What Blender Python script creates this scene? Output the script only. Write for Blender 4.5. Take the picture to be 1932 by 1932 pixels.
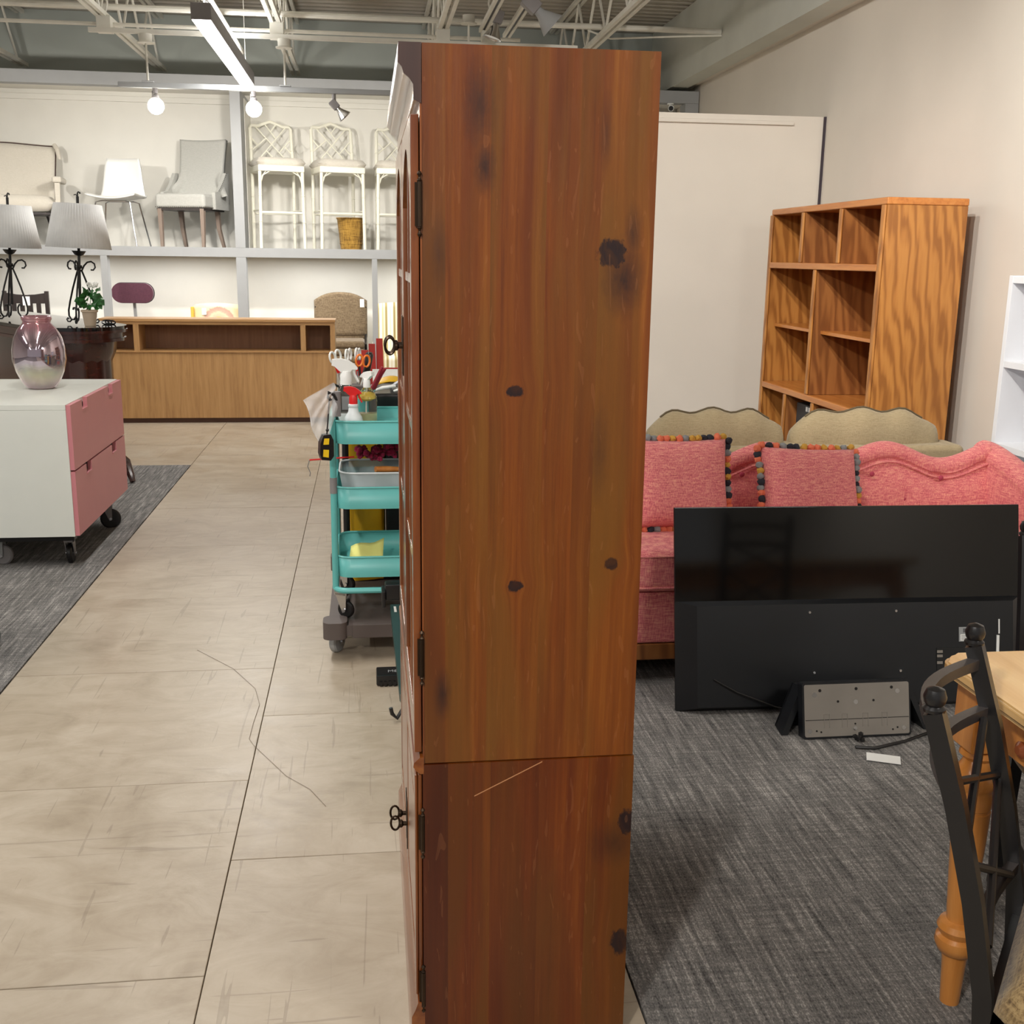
import bpy, bmesh, math, random
from mathutils import Vector, Matrix
random.seed(7)
S = bpy.context.scene
C = S.collection
PI = math.pi
for o in list(bpy.data.objects): bpy.data.objects.remove(o)

# ---------------------------------------------------------------- camera
FPX = 2083.0
EYE = 1.5
fwd = Vector((-274, 486, FPX)).normalized()          # world Y in camera terms (x right, y up, z forward)
D = (274 * 125 + FPX * FPX) / 486
up_ = Vector((125, D, -FPX)); up_ = (up_ - up_.dot(fwd) * fwd).normalized()
xr = up_.cross(fwd)
if xr.x < 0: xr = -xr
cam_d = bpy.data.cameras.new('camera'); cam = bpy.data.objects.new('camera', cam_d); C.objects.link(cam)
cam_d.sensor_width = 36; cam_d.sensor_fit = 'HORIZONTAL'; cam_d.lens = FPX / 1932 * 36
cam_d.clip_start = .05; cam_d.clip_end = 100
R_ = Vector((xr.x, fwd.x, up_.x)); U_ = Vector((xr.y, fwd.y, up_.y)); F_ = Vector((xr.z, fwd.z, up_.z))
m = Matrix.Identity(4)
for i in range(3):
    m[i][0] = R_[i]; m[i][1] = U_[i]; m[i][2] = -F_[i]
m.translation = Vector((0, 0, EYE)); cam.matrix_world = m
S.camera = cam

# ---------------------------------------------------------------- view, world, lights
S.view_settings.view_transform = 'Standard'; S.view_settings.look = 'None'
S.view_settings.gamma = 1; S.view_settings.use_curve_mapping = False
S.view_settings.exposure = 0.0
W = bpy.data.worlds.new('world'); S.world = W; W.use_nodes = True
W.node_tree.nodes['Background'].inputs[0].default_value = (1.0, .985, .96, 1)
W.node_tree.nodes['Background'].inputs[1].default_value = 0.36

def area(x, y, z, sx, sy, power, col=(1, .95, .88), rot=(0, 0, 0)):
    l = bpy.data.lights.new('area_light', 'AREA'); l.shape = 'RECTANGLE'; l.size = sx; l.size_y = sy
    l.energy = power; l.color = col
    o = bpy.data.objects.new('area_light', l); C.objects.link(o); o.location = (x, y, z); o.rotation_euler = rot
    return o
def spot(x, y, z, tx, ty, tz, power, ang=60, blend=.6, r=.04, col=(1, .95, .885)):
    l = bpy.data.lights.new('spot_lamp', 'SPOT'); l.energy = power; l.spot_size = math.radians(ang); l.spot_blend = blend
    l.shadow_soft_size = r; l.color = col
    o = bpy.data.objects.new('spot_lamp', l); C.objects.link(o); o.location = (x, y, z)
    o.rotation_euler = (Vector((tx, ty, tz)) - Vector((x, y, z))).to_track_quat('-Z', 'Y').to_euler()
    return o
NEUT = (1, .98, .955)
# one seen pendant fixture; the other rows are unseen, added for their light
for (x, y, p) in ((-1.03, 9.2, 60), (-1.03, 3.6, 56), (-1.03, -1.2, 22), (-4.6, 8.5, 80), (-4.6, 3.6, 90), (-4.6, -1.5, 70), (.1, .1, 10)):
    area(x, y, 2.93, .12, 2.8, p, NEUT)
    area(x, y, 3.08, .10, 2.8, p * .5, NEUT, (PI, 0, 0))  # added uplight to brighten deck and joists
spot(.9, 3.1, 3.15, 3.4, 6.6, 1.6, 330, 90, .9)         # track heads over the sofa corner
spot(1.25, 4.3, 3.15, 3.4, 5.4, 1.4, 120, 80, .9)
spot(1.2, 4.6, 3.2, 2.3, 8.3, 1.5, 160, 80, .9)
area(2.6, -.6, 3.05, 1.2, .6, 60, (1, .97, .92), (.55, 0, 0))  # unseen panel light, added to fill the pink sofa from the front
spot(-1.3, -.9, 3.1, 2.0, 3.8, .4, 330, 60, .9, .12)  # unseen spot, added as front light on the sofa corner
area(-.9, -4.9, 1.95, 3.8, 1.5, 75, (1, 1, 1), (PI / 2, 0, PI))      # shop window behind the camera
for (x, tx) in ((-3.2, -3.4), (-1.65, -1.9), (-.89, -.7), (.6, .4)):
    spot(x, 9.75, 2.62, tx, 12.3, 1.5, 85, 120, .8, .05)

# ---------------------------------------------------------------- helpers
def lin(c):
    if isinstance(c, str):
        c = c.lstrip('#'); c = tuple(int(c[i:i + 2], 16) for i in (0, 2, 4))
    r = []
    for v in c[:3]:
        v = v / 255; r.append(v / 12.92 if v <= .04045 else ((v + .055) / 1.055) ** 2.4)
    return tuple(r) + (1,)
class NT:
    def __init__(s, name):
        s.m = bpy.data.materials.new(name); s.m.use_nodes = True; s.t = s.m.node_tree
        s.p = s.t.nodes['Principled BSDF']; s.tc = None
    def n(s, kind, **kw):
        nd = s.t.nodes.new('ShaderNode' + kind)
        for k, v in kw.items():
            if hasattr(nd, k) and k not in nd.inputs: setattr(nd, k, v)
        return nd
    def l(s, a, b): s.t.links.new(a, b)
    def coord(s, kind='Object'):
        if not s.tc: s.tc = s.n('TexCoord')
        return s.tc.outputs[kind]
    def mapping(s, scale, loc=(0, 0, 0), rot=(0, 0, 0), src=None):
        mp = s.n('Mapping'); mp.inputs['Scale'].default_value = scale; mp.inputs['Location'].default_value = loc
        mp.inputs['Rotation'].default_value = rot
        s.l(src or s.coord(), mp.inputs['Vector']); return mp.outputs[0]
    def noise(s, vec, scale=5, detail=3, rough=.5, dist=0):
        nd = s.n('TexNoise'); nd.inputs['Scale'].default_value = scale; nd.inputs['Detail'].default_value = detail
        nd.inputs['Roughness'].default_value = rough; nd.inputs['Distortion'].default_value = dist
        s.l(vec, nd.inputs['Vector']); return nd.outputs[0]
    def ramp(s, fac, stops):
        r = s.n('ValToRGB'); e = r.color_ramp.elements
        while len(e) < len(stops): e.new(.5)
        for el, (p, c) in zip(e, stops): el.position = p; el.color = c if len(c) == 4 else lin(c)
        s.l(fac, r.inputs[0]); return r.outputs[0]
    def mix(s, f, a, b, mode='MIX'):
        x = s.n('Mix'); x.data_type = 'RGBA'; x.blend_type = mode
        for v, i in ((f, 0), (a, 6), (b, 7)):
            if hasattr(v, 'links'): s.l(v, x.inputs[i])
            else: x.inputs[i].default_value = v
        return x.outputs[2]
    def math(s, op, a, b=None, clamp=False):
        x = s.n('Math'); x.operation = op; x.use_clamp = clamp
        for v, i in ((a, 0), (b, 1)):
            if v is None: continue
            if hasattr(v, 'links'): s.l(v, x.inputs[i])
            else: x.inputs[i].default_value = v
        return x.outputs[0]
    def bump(s, h, st=.2, dist=.002):
        b = s.n('Bump'); b.inputs['Strength'].default_value = st; b.inputs['Distance'].default_value = dist
        s.l(h, b.inputs['Height']); s.l(b.outputs[0], s.p.inputs['Normal'])
    def set(s, **k):
        for a, v in k.items():
            a = {'base': 'Base Color', 'rough': 'Roughness', 'metal': 'Metallic', 'coat': 'Coat Weight', 'coatr': 'Coat Roughness', 'trans': 'Transmission Weight',
                 'ior': 'IOR', 'alpha': 'Alpha', 'em': 'Emission Color', 'ems': 'Emission Strength', 'spec': 'Specular IOR Level', 'sheen': 'Sheen Weight', 'film': 'Thin Film Thickness'}[a]
            i = s.p.inputs[a]
            if hasattr(v, 'links'): s.l(v, i)
            else: i.default_value = v
        return s.m

def plain(name, c, rough=.5, metal=0, var=.05, sc=8, bump=0, bsc=60, **k):
    t = NT(name); c = lin(c)
    lo = tuple(max(0, v * (1 - var)) for v in c[:3]) + (1,); hi = tuple(min(1, v * (1 + var)) for v in c[:3]) + (1,)
    nz = t.noise(t.coord(), sc, 3)
    t.set(base=t.ramp(nz, [(.35, lo), (.65, hi)]), rough=rough, metal=metal, **k)
    if bump: t.bump(t.noise(t.coord(), bsc, 3), bump)
    return t.m
def fabric(name, cols, sc=250, bump=.5, rough=.95, slub=(1, 1, 1), big=.3):
    t = NT(name)
    a = t.noise(t.mapping((slub[0] * 1, 1, 12)), sc * .12, 4, .7)
    b = t.noise(t.mapping((12, 12, 1)), sc * .12, 4, .7)
    f = t.math('MULTIPLY', t.math('ADD', a, b), .5)
    n = len(cols)
    col = t.ramp(f, [(.41 + .17 * i / max(1, n - 1), c) for i, c in enumerate(cols)])
    t.set(base=col, rough=rough, sheen=.15)
    t.bump(f, bump, .003); return t.m
def wood(name, cols, axis='z', sc=1.0, rough=.4, coat=.2, rings=0, bump=.08, tone=False):
    t = NT(name)
    st = {'x': (1, 14, 14), 'y': (14, 1, 14), 'z': (14, 14, 1)}[axis]
    v = t.mapping(tuple(q * sc for q in st))
    a = t.noise(v, 2.2, 5, .6, .4)
    if rings:
        w = t.n('TexWave'); w.wave_type = 'BANDS'; w.bands_direction = 'DIAGONAL'
        st2 = {'x': (.35, 2.2, 2.2), 'y': (2.2, .35, 2.2), 'z': (2.2, 2.2, .35)}[axis]
        t.l(t.mapping(tuple(q * sc for q in st2)), w.inputs['Vector'])
        w.inputs['Scale'].default_value = rings; w.inputs['Distortion'].default_value = 9; w.inputs['Detail'].default_value = 2.5
        w.inputs['Detail Scale'].default_value = 1.3; w.inputs['Detail Roughness'].default_value = .45
        a = t.math('ADD', t.math('MULTIPLY', a, .6), t.math('MULTIPLY', w.outputs[1], .4))
    n = len(cols)
    col = t.ramp(a, [(.32 + .38 * i / max(1, n - 1), c) for i, c in enumerate(cols)])
    if tone:
        oi = t.n('ObjectInfo'); col = t.mix(1.0, col, oi.outputs['Color'], 'MULTIPLY')
    t.set(base=col, rough=rough, coat=coat, coatr=.15)
    t.bump(t.noise(v, 6, 3), bump, .001); return t.m

class MB:
    def __init__(s): s.b = bmesh.new(); s.w = False
    def box(s, x0, y0, z0, x1, y1, z1, bev=0, seg=2, M=None):
        r = bmesh.ops.create_cube(s.b, size=1)
        vs = r['verts']
        for v in vs:
            v.co = Vector(((x0 + x1) / 2 + v.co.x * (x1 - x0), (y0 + y1) / 2 + v.co.y * (y1 - y0), (z0 + z1) / 2 + v.co.z * (z1 - z0)))
        if bev:
            s.w = True
            es = list({e for v in vs for e in v.link_edges})
            r = bmesh.ops.bevel(s.b, geom=es, offset=bev, segments=seg, affect='EDGES', profile=.5)
            vs = list({v for f in r['faces'] for v in f.verts} | {v for v in vs if v.is_valid})
        if M:
            for v in vs: v.co = M @ v.co
        return s
    def prism(s, pts, axis, a0, a1):
        # pts: 2-D outline; axis x: (y,z) y: (x,z) z: (x,y)
        def mk(p, a): return {'x': (a, p[0], p[1]), 'y': (p[0], a, p[1]), 'z': (p[0], p[1], a)}[axis]
        A = [s.b.verts.new(mk(p, a0)) for p in pts]; B = [s.b.verts.new(mk(p, a1)) for p in pts]
        n = len(pts)
        s.b.faces.new(A); s.b.faces.new(B[::-1])
        for i in range(n): s.b.faces.new((A[i], A[(i + 1) % n], B[(i + 1) % n], B[i]))
        return s
    def tube(s, pts, r, n=10, closed=False, caps=True, sq=False):
        pts = [Vector(p) for p in pts]; k = len(pts)
        rr = r if isinstance(r, (list, tuple)) else [r] * k
        rings = []; prev = None
        for i, p in enumerate(pts):
            if closed: d = pts[(i + 1) % k] - pts[i - 1]
            else: d = (pts[min(i + 1, k - 1)] - pts[max(i - 1, 0)])
            d.normalize()
            if prev is None:
                a = Vector((0, 0, 1)) if abs(d.z) < .9 else Vector((1, 0, 0))
                u = d.cross(a).normalized()
            else:
                u = (prev - prev.dot(d) * d).normalized()
            w = d.cross(u); prev = u
            off = PI / 4 if n == 4 else 0
            rings.append([s.b.verts.new(p + rr[i] * (math.cos(2 * PI * j / n + off) * u + math.sin(2 * PI * j / n + off) * w)) for j in range(n)])
        for i in range(k - (0 if closed else 1)):
            A, B = rings[i], rings[(i + 1) % k]
            for j in range(n): s.b.faces.new((A[j], A[(j + 1) % n], B[(j + 1) % n], B[j]))
        if caps and not closed: s.b.faces.new(rings[0][::-1]); s.b.faces.new(rings[-1])
        return s
    def bar(s, a, b, w, h=None):
        # rectangular bar from a to b, w across, h high
        a = Vector(a); b = Vector(b); h = h or w; d = (b - a).normalized()
        up = Vector((0, 0, 1)) if abs(d.z) < .95 else Vector((0, 1, 0))
        u = d.cross(up).normalized(); v = u.cross(d)
        q = [[s.b.verts.new(p + u * sx * w / 2 + v * sy * h / 2) for sx, sy in ((-1, -1), (1, -1), (1, 1), (-1, 1))] for p in (a, b)]
        s.b.faces.new(q[0][::-1]); s.b.faces.new(q[1])
        for j in range(4): s.b.faces.new((q[0][j], q[0][(j + 1) % 4], q[1][(j + 1) % 4], q[1][j]))
        return s
    def lathe(s, prof, cx=0, cy=0, n=32, cap=True, rip=0, ripn=0, M=None):
        rings = []
        for (r, z) in prof:
            ring = []
            for j in range(n):
                a = 2 * PI * j / n; q = r + (rip * math.cos(ripn * a) if rip else 0)
                co = Vector((cx + q * math.cos(a), cy + q * math.sin(a), z))
                ring.append(s.b.verts.new(M @ co if M else co))
            rings.append(ring)
        for A, B in zip(rings, rings[1:]):
            for j in range(n): s.b.faces.new((A[j], A[(j + 1) % n], B[(j + 1) % n], B[j]))
        if cap: s.b.faces.new(rings[0][::-1]); s.b.faces.new(rings[-1])
        return s
    def cyl(s, a, b, r, n=16): return s.tube([a, b], r, n)
    def ball(s, c, r, sub=2, sc=(1, 1, 1)):
        q = bmesh.ops.create_icosphere(s.b, subdivisions=sub, radius=r)
        for v in q['verts']: v.co = Vector(c) + Vector((v.co.x * sc[0], v.co.y * sc[1], v.co.z * sc[2]))
        return s
    def grid(s, f, nu, nv, closeu=False, closev=False):
        V = [[s.b.verts.new(f(i / (nu if closeu else nu - 1), j / (nv if closev else nv - 1))) for j in range(nv)] for i in range(nu)]
        for i in range(nu - (0 if closeu else 1)):
            for j in range(nv - (0 if closev else 1)):
                s.b.faces.new((V[i][j], V[(i + 1) % nu][j], V[(i + 1) % nu][(j + 1) % nv], V[i][(j + 1) % nv]))
        return s
    def xf(s, M):
        for v in s.b.verts: v.co = M @ v.co
        return s
    def build(s, name, mt, parent=None, smooth=35, label=None, sub=0, solid=0):
        bmesh.ops.recalc_face_normals(s.b, faces=s.b.faces)
        me = bpy.data.meshes.new(name); s.b.to_mesh(me); s.b.free()
        me.materials.append(mt)
        if smooth:
            for p in me.polygons: p.use_smooth = True
            me.set_sharp_from_angle(angle=math.radians(smooth))
        o = bpy.data.objects.new(name, me); C.objects.link(o)
        if parent: o.parent = parent
        if s.w and smooth:
            md = o.modifiers.new('weighted', 'WEIGHTED_NORMAL'); md.keep_sharp = True; md.weight = 100
        if solid:
            md = o.modifiers.new('solid', 'SOLIDIFY'); md.thickness = solid; md.offset = 0
        if sub:
            md = o.modifiers.new('sub', 'SUBSURF'); md.levels = sub; md.render_levels = sub
        if label: o['label'] = label
        return o
def tag(o, label, cat, group=None):
    o['label'] = label; o['category'] = cat
    if group: o['group'] = group
    return o
def thing(name, label, cat, loc=(0, 0, 0), rz=0, group=None):
    o = bpy.data.objects.new(name, None); C.objects.link(o); o.empty_display_size = .05
    o.location = loc; o.rotation_euler = (0, 0, rz)
    return tag(o, label, cat, group)
def struct(o): o['kind'] = 'structure'; return o
def dup(root, loc, rz, label, group=None):
    r = root.copy(); C.objects.link(r); r.location = loc; r.rotation_euler = (0, 0, rz); r['label'] = label
    if group: r['group'] = group
    for ch in list(root.children):
        c = ch.copy(); C.objects.link(c); c.parent = r
        for g in list(ch.children):
            d = g.copy(); C.objects.link(d); d.parent = c
    return r
def share(name, me, parent, loc, rot=(0, 0, 0), sc=(1, 1, 1)):
    o = bpy.data.objects.new(name, me); C.objects.link(o); o.parent = parent; o.location = loc; o.rotation_euler = rot; o.scale = sc
    return o
def rrect(x0, y0, x1, y1, r, n=5):
    P = []
    for cx, cy, a0 in ((x1 - r, y1 - r, 0), (x0 + r, y1 - r, 90), (x0 + r, y0 + r, 180), (x1 - r, y0 + r, 270)):
        for i in range(n + 1):
            a = math.radians(a0 + 90 * i / n); P.append((cx + r * math.cos(a), cy + r * math.sin(a)))
    return P
def cushion(w, d, t, n=14, puff=.5, pinch=.04, ex=4):
    # pillow in local XZ plane: w wide, d high, t thick along Y
    def f(sgn):
        def g(u, v):
            a, b = 2 * u - 1, 2 * v - 1
            e = max(0, (1 - abs(a) ** ex)) ** puff * max(0, (1 - abs(b) ** ex)) ** puff
            px = a * (1 - pinch * (1 - abs(b)) * abs(a) ** 3 * -0 - pinch * (1 - b * b)); pz = b * (1 - pinch * (1 - a * a))
            return Vector((px * w / 2, sgn * e * t / 2, pz * d / 2))
        return g
    m_ = MB(); m_.grid(f(1), n, n); m_.grid(f(-1), n, n)
    bmesh.ops.remove_doubles(m_.b, verts=m_.b.verts, dist=1e-4); return m_

# ---------------------------------------------------------------- materials
M = {}
M['wall'] = plain('wall_paint', (226, 219, 208), .75, var=.02, sc=2, bump=.15, bsc=120)
M['wallc'] = plain('cream_wall', (224, 222, 214), .8, var=.02, sc=3, bump=.3, bsc=140)
M['upper'] = plain('grey_green_wall', (168, 173, 166), .85, var=.05, sc=1.5, bump=.2)
M['beam'] = plain('beam_paint', (158, 160, 161), .6, var=.02)
M['bulk'] = plain('bulkhead_paint', (205, 207, 198), .7, var=.04, sc=2)
M['deck'] = plain('deck_metal', (176, 170, 158), .6, var=.06, sc=3)
M['steel'] = plain('white_steel', (222, 220, 210), .5, var=.04)
M['dark'] = plain('black_metal', (22, 20, 20), .4, var=.1)
M['satin'] = plain('satin_black', (26, 25, 26), .28, var=.1)
M['chrome'] = plain('chrome', (200, 200, 202), .2, 1, var=.02)
M['white'] = plain('white_lacquer', (226, 228, 220), .3, var=.01)
M['whitep'] = plain('white_plastic', (235, 236, 232), .35, var=.01)
M['greyfix'] = plain('fixture_grey', (128, 124, 124), .5, var=.03)
M['emit'] = NT('lamp_glow').set(base=(1, 1, 1, 1), em=(1, .96, .93, 1), ems=9)
M['bulb'] = NT('bulb_glow').set(base=(1, 1, 1, 1), em=(1, .93, .82, 1), ems=30)

def tile_mat():
    t = NT('vinyl_tile')
    oi = t.n('ObjectInfo')
    off = t.n('VectorMath'); off.operation = 'ADD'; t.l(t.coord(), off.inputs[0])
    comb = t.n('CombineXYZ'); t.l(t.math('MULTIPLY', oi.outputs['Random'], 40), comb.inputs[0]); t.l(t.math('MULTIPLY', oi.outputs['Random'], 17), comb.inputs[1])
    t.l(comb.outputs[0], off.inputs[1]); v = off.outputs[0]
    a = t.noise(v, 3.2, 6, .62, .6); b = t.noise(t.mapping((1, 1.8, 1), src=v), 4, 5, .65, 1.6)
    f = t.math('MULTIPLY', t.math('ADD', a, b), .5)
    col = t.ramp(f, [(.3, (150, 136, 116)), (.45, (168, 154, 134)), (.56, (178, 165, 146)), (.72, (190, 179, 161))])
    # long thin scuffs
    s1 = t.noise(t.mapping((26, 1.1, 1), rot=(0, 0, .25), src=v), 2.0, 2, .5, .8)
    m1 = t.ramp(s1, [(.0, (0, 0, 0, 1)), (.315, (1, 1, 1, 1)), (.33, (0, 0, 0, 1))])
    s2 = t.noise(t.mapping((1.3, 22, 1), rot=(0, 0, -.4), src=v), 1.6, 2, .5, 1)
    m2 = t.ramp(s2, [(.0, (0, 0, 0, 1)), (.30, (1, 1, 1, 1)), (.315, (0, 0, 0, 1))])
    mm = t.math('MULTIPLY', t.math('MAXIMUM', m1, m2), .35)
    col = t.mix(mm, col, lin((120, 106, 90)))
    t.set(base=col, rough=t.math('ADD', t.math('MULTIPLY', a, .32), .22), spec=.45)
    w = t.noise(v, 16, 4, .6, 1.5)
    t.bump(t.math('ADD', t.math('MULTIPLY', w, .4), t.math('MULTIPLY', f, .6)), .32, .004)
    return t.m
M['tile'] = tile_mat()
def carpet_mat():
    t = NT('streaky_carpet')
    a = t.noise(t.mapping((42, 2.2, 1)), 2.0, 4, .65, .15)
    b = t.noise(t.mapping((150, 70, 1)), 2.0, 2, .6)
    c = t.noise(t.mapping((5, 40, 1)), 2.0, 3, .6)
    f = t.math('ADD', t.math('ADD', t.math('MULTIPLY', a, .45), t.math('MULTIPLY', b, .35)), t.math('MULTIPLY', c, .2))
    col = t.ramp(f, [(.37, (68, 67, 66)), (.46, (108, 106, 104)), (.53, (128, 125, 122)), (.62, (180, 176, 170))])
    t.set(base=col, rough=.95, spec=.1); t.bump(f, .6, .006); return t.m
M['carpet'] = carpet_mat()

PINE = [(112, 60, 26), (138, 80, 34), (150, 88, 38), (166, 104, 50)]
def pine_side():
    t = NT('knotty_pine_side')
    oi = t.n('ObjectInfo')
    sep = t.n('SeparateXYZ'); t.l(t.coord(), sep.inputs[0]); X, Z = sep.outputs[0], sep.outputs[2]
    # x, z (metres on the panel), rx, rz, strength
    knots = [(.315, 1.507, .021, .021, 1.0, 1), (.336, 1.465, .024, .04, .65, 2), (.35, 1.54, .010, .03, .5, 3), (.155, 1.278, .012, .009, 1.0, 4), (.160, .934, .011, .009, 1.0, 5), (.332, .97, .010, .010, 1.0, 6), (.303, 1.175, .012, .06, .35, 7),
             (.092, 1.735, .018, .05, .6, 9), (.101, 1.64, .012, .028, .7, 10), (.032, .735, .010, .032, .7, 11), (.374, .213, .016, .022, 1.0, 12), (.378, .466, .014, .022, 1.0, 13), (.352, .424, .03, .03, .45, 14), (.299, 1.70, .008, .04, .35, 15), (.028, 1.5, .01, .04, .35, 16)]
    kn = t.math('MULTIPLY', t.math('SUBTRACT', t.noise(t.mapping((1, .1, .6)), 95, 3, .7), .5), 1.6)
    warp = None; dark = None
    for (kx, kz, rx, rz, st, i) in knots:
        dx = t.math('DIVIDE', t.math('SUBTRACT', X, kx), rx); dz = t.math('DIVIDE', t.math('SUBTRACT', Z, kz), rz)
        d2 = t.math('ADD', t.math('MULTIPLY', dx, dx), t.math('MULTIPLY', dz, dz))
        if st >= 1:
            e = t.math('SUBTRACT', t.math('ADD', 1.3, kn), t.math('SQRT', d2), True)
            k = t.math('MULTIPLY', e, 3.0, True)
            # grain bends round a live knot
            g = t.math('DIVIDE', t.math('MULTIPLY', dx, .8), t.math('ADD', 1.0, t.math('MULTIPLY', d2, .35)))
            warp = g if warp is None else t.math('ADD', warp, g)
        else:
            k = t.math('MULTIPLY', t.math('SUBTRACT', 1.0, t.math('ADD', t.math('MULTIPLY', t.math('SQRT', d2), .55), t.math('MULTIPLY', kn, .3)), True), min(1, st * 1.35))
        dark = k if dark is None else t.math('MAXIMUM', dark, k)
    comb = t.n('CombineXYZ'); t.l(t.math('ADD', t.math('MULTIPLY', X, 1.0), t.math('MULTIPLY', warp, -.012)), comb.inputs[0]); t.l(Z, comb.inputs[2])
    t.l(t.math('MULTIPLY', oi.outputs['Random'], 9), comb.inputs[1])
    a = t.noise(t.mapping((6, 1, .4), src=comb.outputs[0]), 2.4, 5, .6, .5)
    b = t.noise(t.mapping((45, 1, .9), src=comb.outputs[0]), 2.4, 4, .65, .25)
    f = t.math('ADD', t.math('MULTIPLY', a, .6), t.math('MULTIPLY', b, .4))
    col = t.ramp(f, [(.33, (82, 36, 6)), (.45, (106, 54, 12)), (.54, (118, 63, 16)), (.68, (138, 84, 28))])
    lo_ = t.noise(t.mapping((7, 1, .9), loc=(3, 0, 5), src=comb.outputs[0]), 1.6, 2, .5, .6)
    col = t.mix(t.ramp(lo_, [(.42, (0, 0, 0, 1)), (.62, (.75, .75, .75, 1))]), col, lin((102, 66, 20)))
    lo2 = t.noise(t.mapping((11, 1, .5), loc=(9, 0, 2), src=comb.outputs[0]), 1.8, 2, .5, .4)
    col = t.mix(t.ramp(lo2, [(.5, (0, 0, 0, 1)), (.68, (.6, .6, .6, 1))]), col, lin((88, 36, 8)))
    col = t.mix(1.0, col, oi.outputs['Color'], 'MULTIPLY')
    fine = t.noise(t.mapping((30, 1, 6), src=comb.outputs[0]), 3, 3, .6, 1)
    dm = t.math('MULTIPLY', dark, t.math('ADD', .55, t.math('MULTIPLY', fine, .8)), True)
    col = t.mix(dm, col, lin((34, 18, 18)))
    # scratches
    sn = t.noise(t.mapping((14, 1, 2.0), rot=(0, .35, 0), src=comb.outputs[0]), 4, 1, .4, 2.5)
    sc = t.ramp(sn, [(.0, (0, 0, 0, 1)), (.300, (1, 1, 1, 1)), (.306, (0, 0, 0, 1))])
    col = t.mix(t.math('MULTIPLY', sc, .12), col, lin((170, 112, 72)))
    # the long scratch below the joint
    u = t.math('ADD', t.math('MULTIPLY', t.math('SUBTRACT', X, .09), .5), t.math('MULTIPLY', t.math('SUBTRACT', .535, Z), 1.0))
    ln = t.math('MULTIPLY', t.math('LESS_THAN', t.math('ABSOLUTE', u), .0011), t.math('MULTIPLY', t.math('GREATER_THAN', X, .09), t.math('LESS_THAN', X, .215)))
    col = t.mix(t.math('MULTIPLY', ln, .7), col, lin((196, 140, 98)))
    t.set(base=col, rough=t.math('ADD', .26, t.math('MULTIPLY', fine, .16)), coat=.15, coatr=.25, spec=.45)
    t.bump(b, .12, .0015)
    return t.m
M['pineside'] = pine_side()
M['pine'] = wood('pine_trim', [(92, 42, 14), (118, 62, 24), (134, 76, 32)], 'z', 1, .28, .5)
M['piney'] = wood('pine_trim_long', [(92, 42, 14), (118, 62, 24), (134, 76, 32)], 'y', 1, .25, .5)
M['pinedark'] = wood('pine_end_grain', [(52, 32, 28), (66, 42, 34)], 'z', 1, .4, .2)
M['oak'] = wood('golden_oak', [(150, 94, 40), (176, 116, 54), (188, 128, 62)], 'z', 1, .42, .15, rings=4.5, bump=.15)
M['oaky'] = wood('golden_oak_edge', [(176, 104, 44), (196, 124, 58), (206, 138, 72)], 'y', 1, .35, .3)
M['oakin'] = wood('oak_back_panel', [(122, 72, 32), (142, 88, 42), (156, 100, 50)], 'z', .8, .5, .1, rings=5)
M['desk'] = wood('counter_veneer', [(164, 122, 76), (180, 138, 88), (190, 148, 98)], 'z', 1.2, .5, .1)
M['deskx'] = wood('counter_veneer_rail', [(164, 122, 76), (180, 138, 88), (190, 148, 98)], 'x', 1.2, .45, .1)
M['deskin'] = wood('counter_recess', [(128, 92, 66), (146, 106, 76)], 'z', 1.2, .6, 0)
M['mahog'] = wood('dark_mahogany', [(42, 16, 14), (58, 22, 18), (72, 30, 22)], 'x', 1, .2, .6)
M['blackglass'] = plain('glossy_black_top', (14, 13, 14), .06, var=.1, coat=.6)
M['pinetable'] = wood('honey_table_top', [(214, 164, 96), (228, 182, 116), (238, 198, 134)], 'y', .7, .28, .4)
M['honey'] = wood('honey_turned', [(186, 116, 50), (204, 134, 64), (216, 148, 78)], 'z', .8, .3, .4)
M['teal'] = plain('teal_enamel', (96, 176, 172), .35, var=.02)
M['pinkl'] = plain('pink_lacquer', (208, 134, 140), .4, var=.01)
M['pink'] = fabric('pink_slub_linen', [(192, 88, 96), (218, 114, 120), (230, 134, 132), (242, 172, 146)], 260, .8)
M['tan'] = fabric('tan_canvas', [(140, 124, 94), (154, 138, 106), (164, 148, 116)], 300, .25)
M['weave'] = fabric('brown_basket_weave', [(88, 68, 42), (134, 110, 72), (160, 136, 94)], 120, 1.0)
M['cream'] = fabric('cream_upholstery', [(206, 200, 186), (218, 212, 200)], 300, .3)
M['greyup'] = fabric('grey_upholstery', [(172, 172, 166), (188, 188, 182)], 300, .3)
M['seatw'] = fabric('white_seat_fabric', [(196, 190, 178), (210, 205, 192)], 300, .2)
M['brownf'] = fabric('brown_pattern_fabric', [(86, 70, 50), (116, 98, 74), (134, 116, 90)], 160, .5)
M['maroon'] = fabric('maroon_fabric', [(70, 34, 48), (86, 46, 60)], 300, .3)
M['creamp'] = plain('cream_paint', (232, 230, 214), .4, var=.02)
M['greyleg'] = wood('washed_grey_oak', [(128, 112, 100), (146, 130, 118)], 'z', 1, .6, 0)
M['darkleg'] = wood('espresso_leg', [(36, 28, 26), (50, 40, 36)], 'z', 1, .4, .2)
M['yellow'] = plain('yellow_vinyl', (222, 172, 16), .45, var=.1, sc=5)
M['greyp'] = plain('grey_brown_plastic', (88, 78, 74), .55, var=.06)
M['lgrey'] = plain('light_grey_rubber', (150, 152, 152), .6)
M['redp'] = plain('red_plastic', (214, 26, 26), .35)
M['redw'] = plain('red_painted_wood', (186, 54, 48), .4, var=.1)
M['orange'] = plain('orange_plastic', (232, 120, 36), .4)
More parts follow.
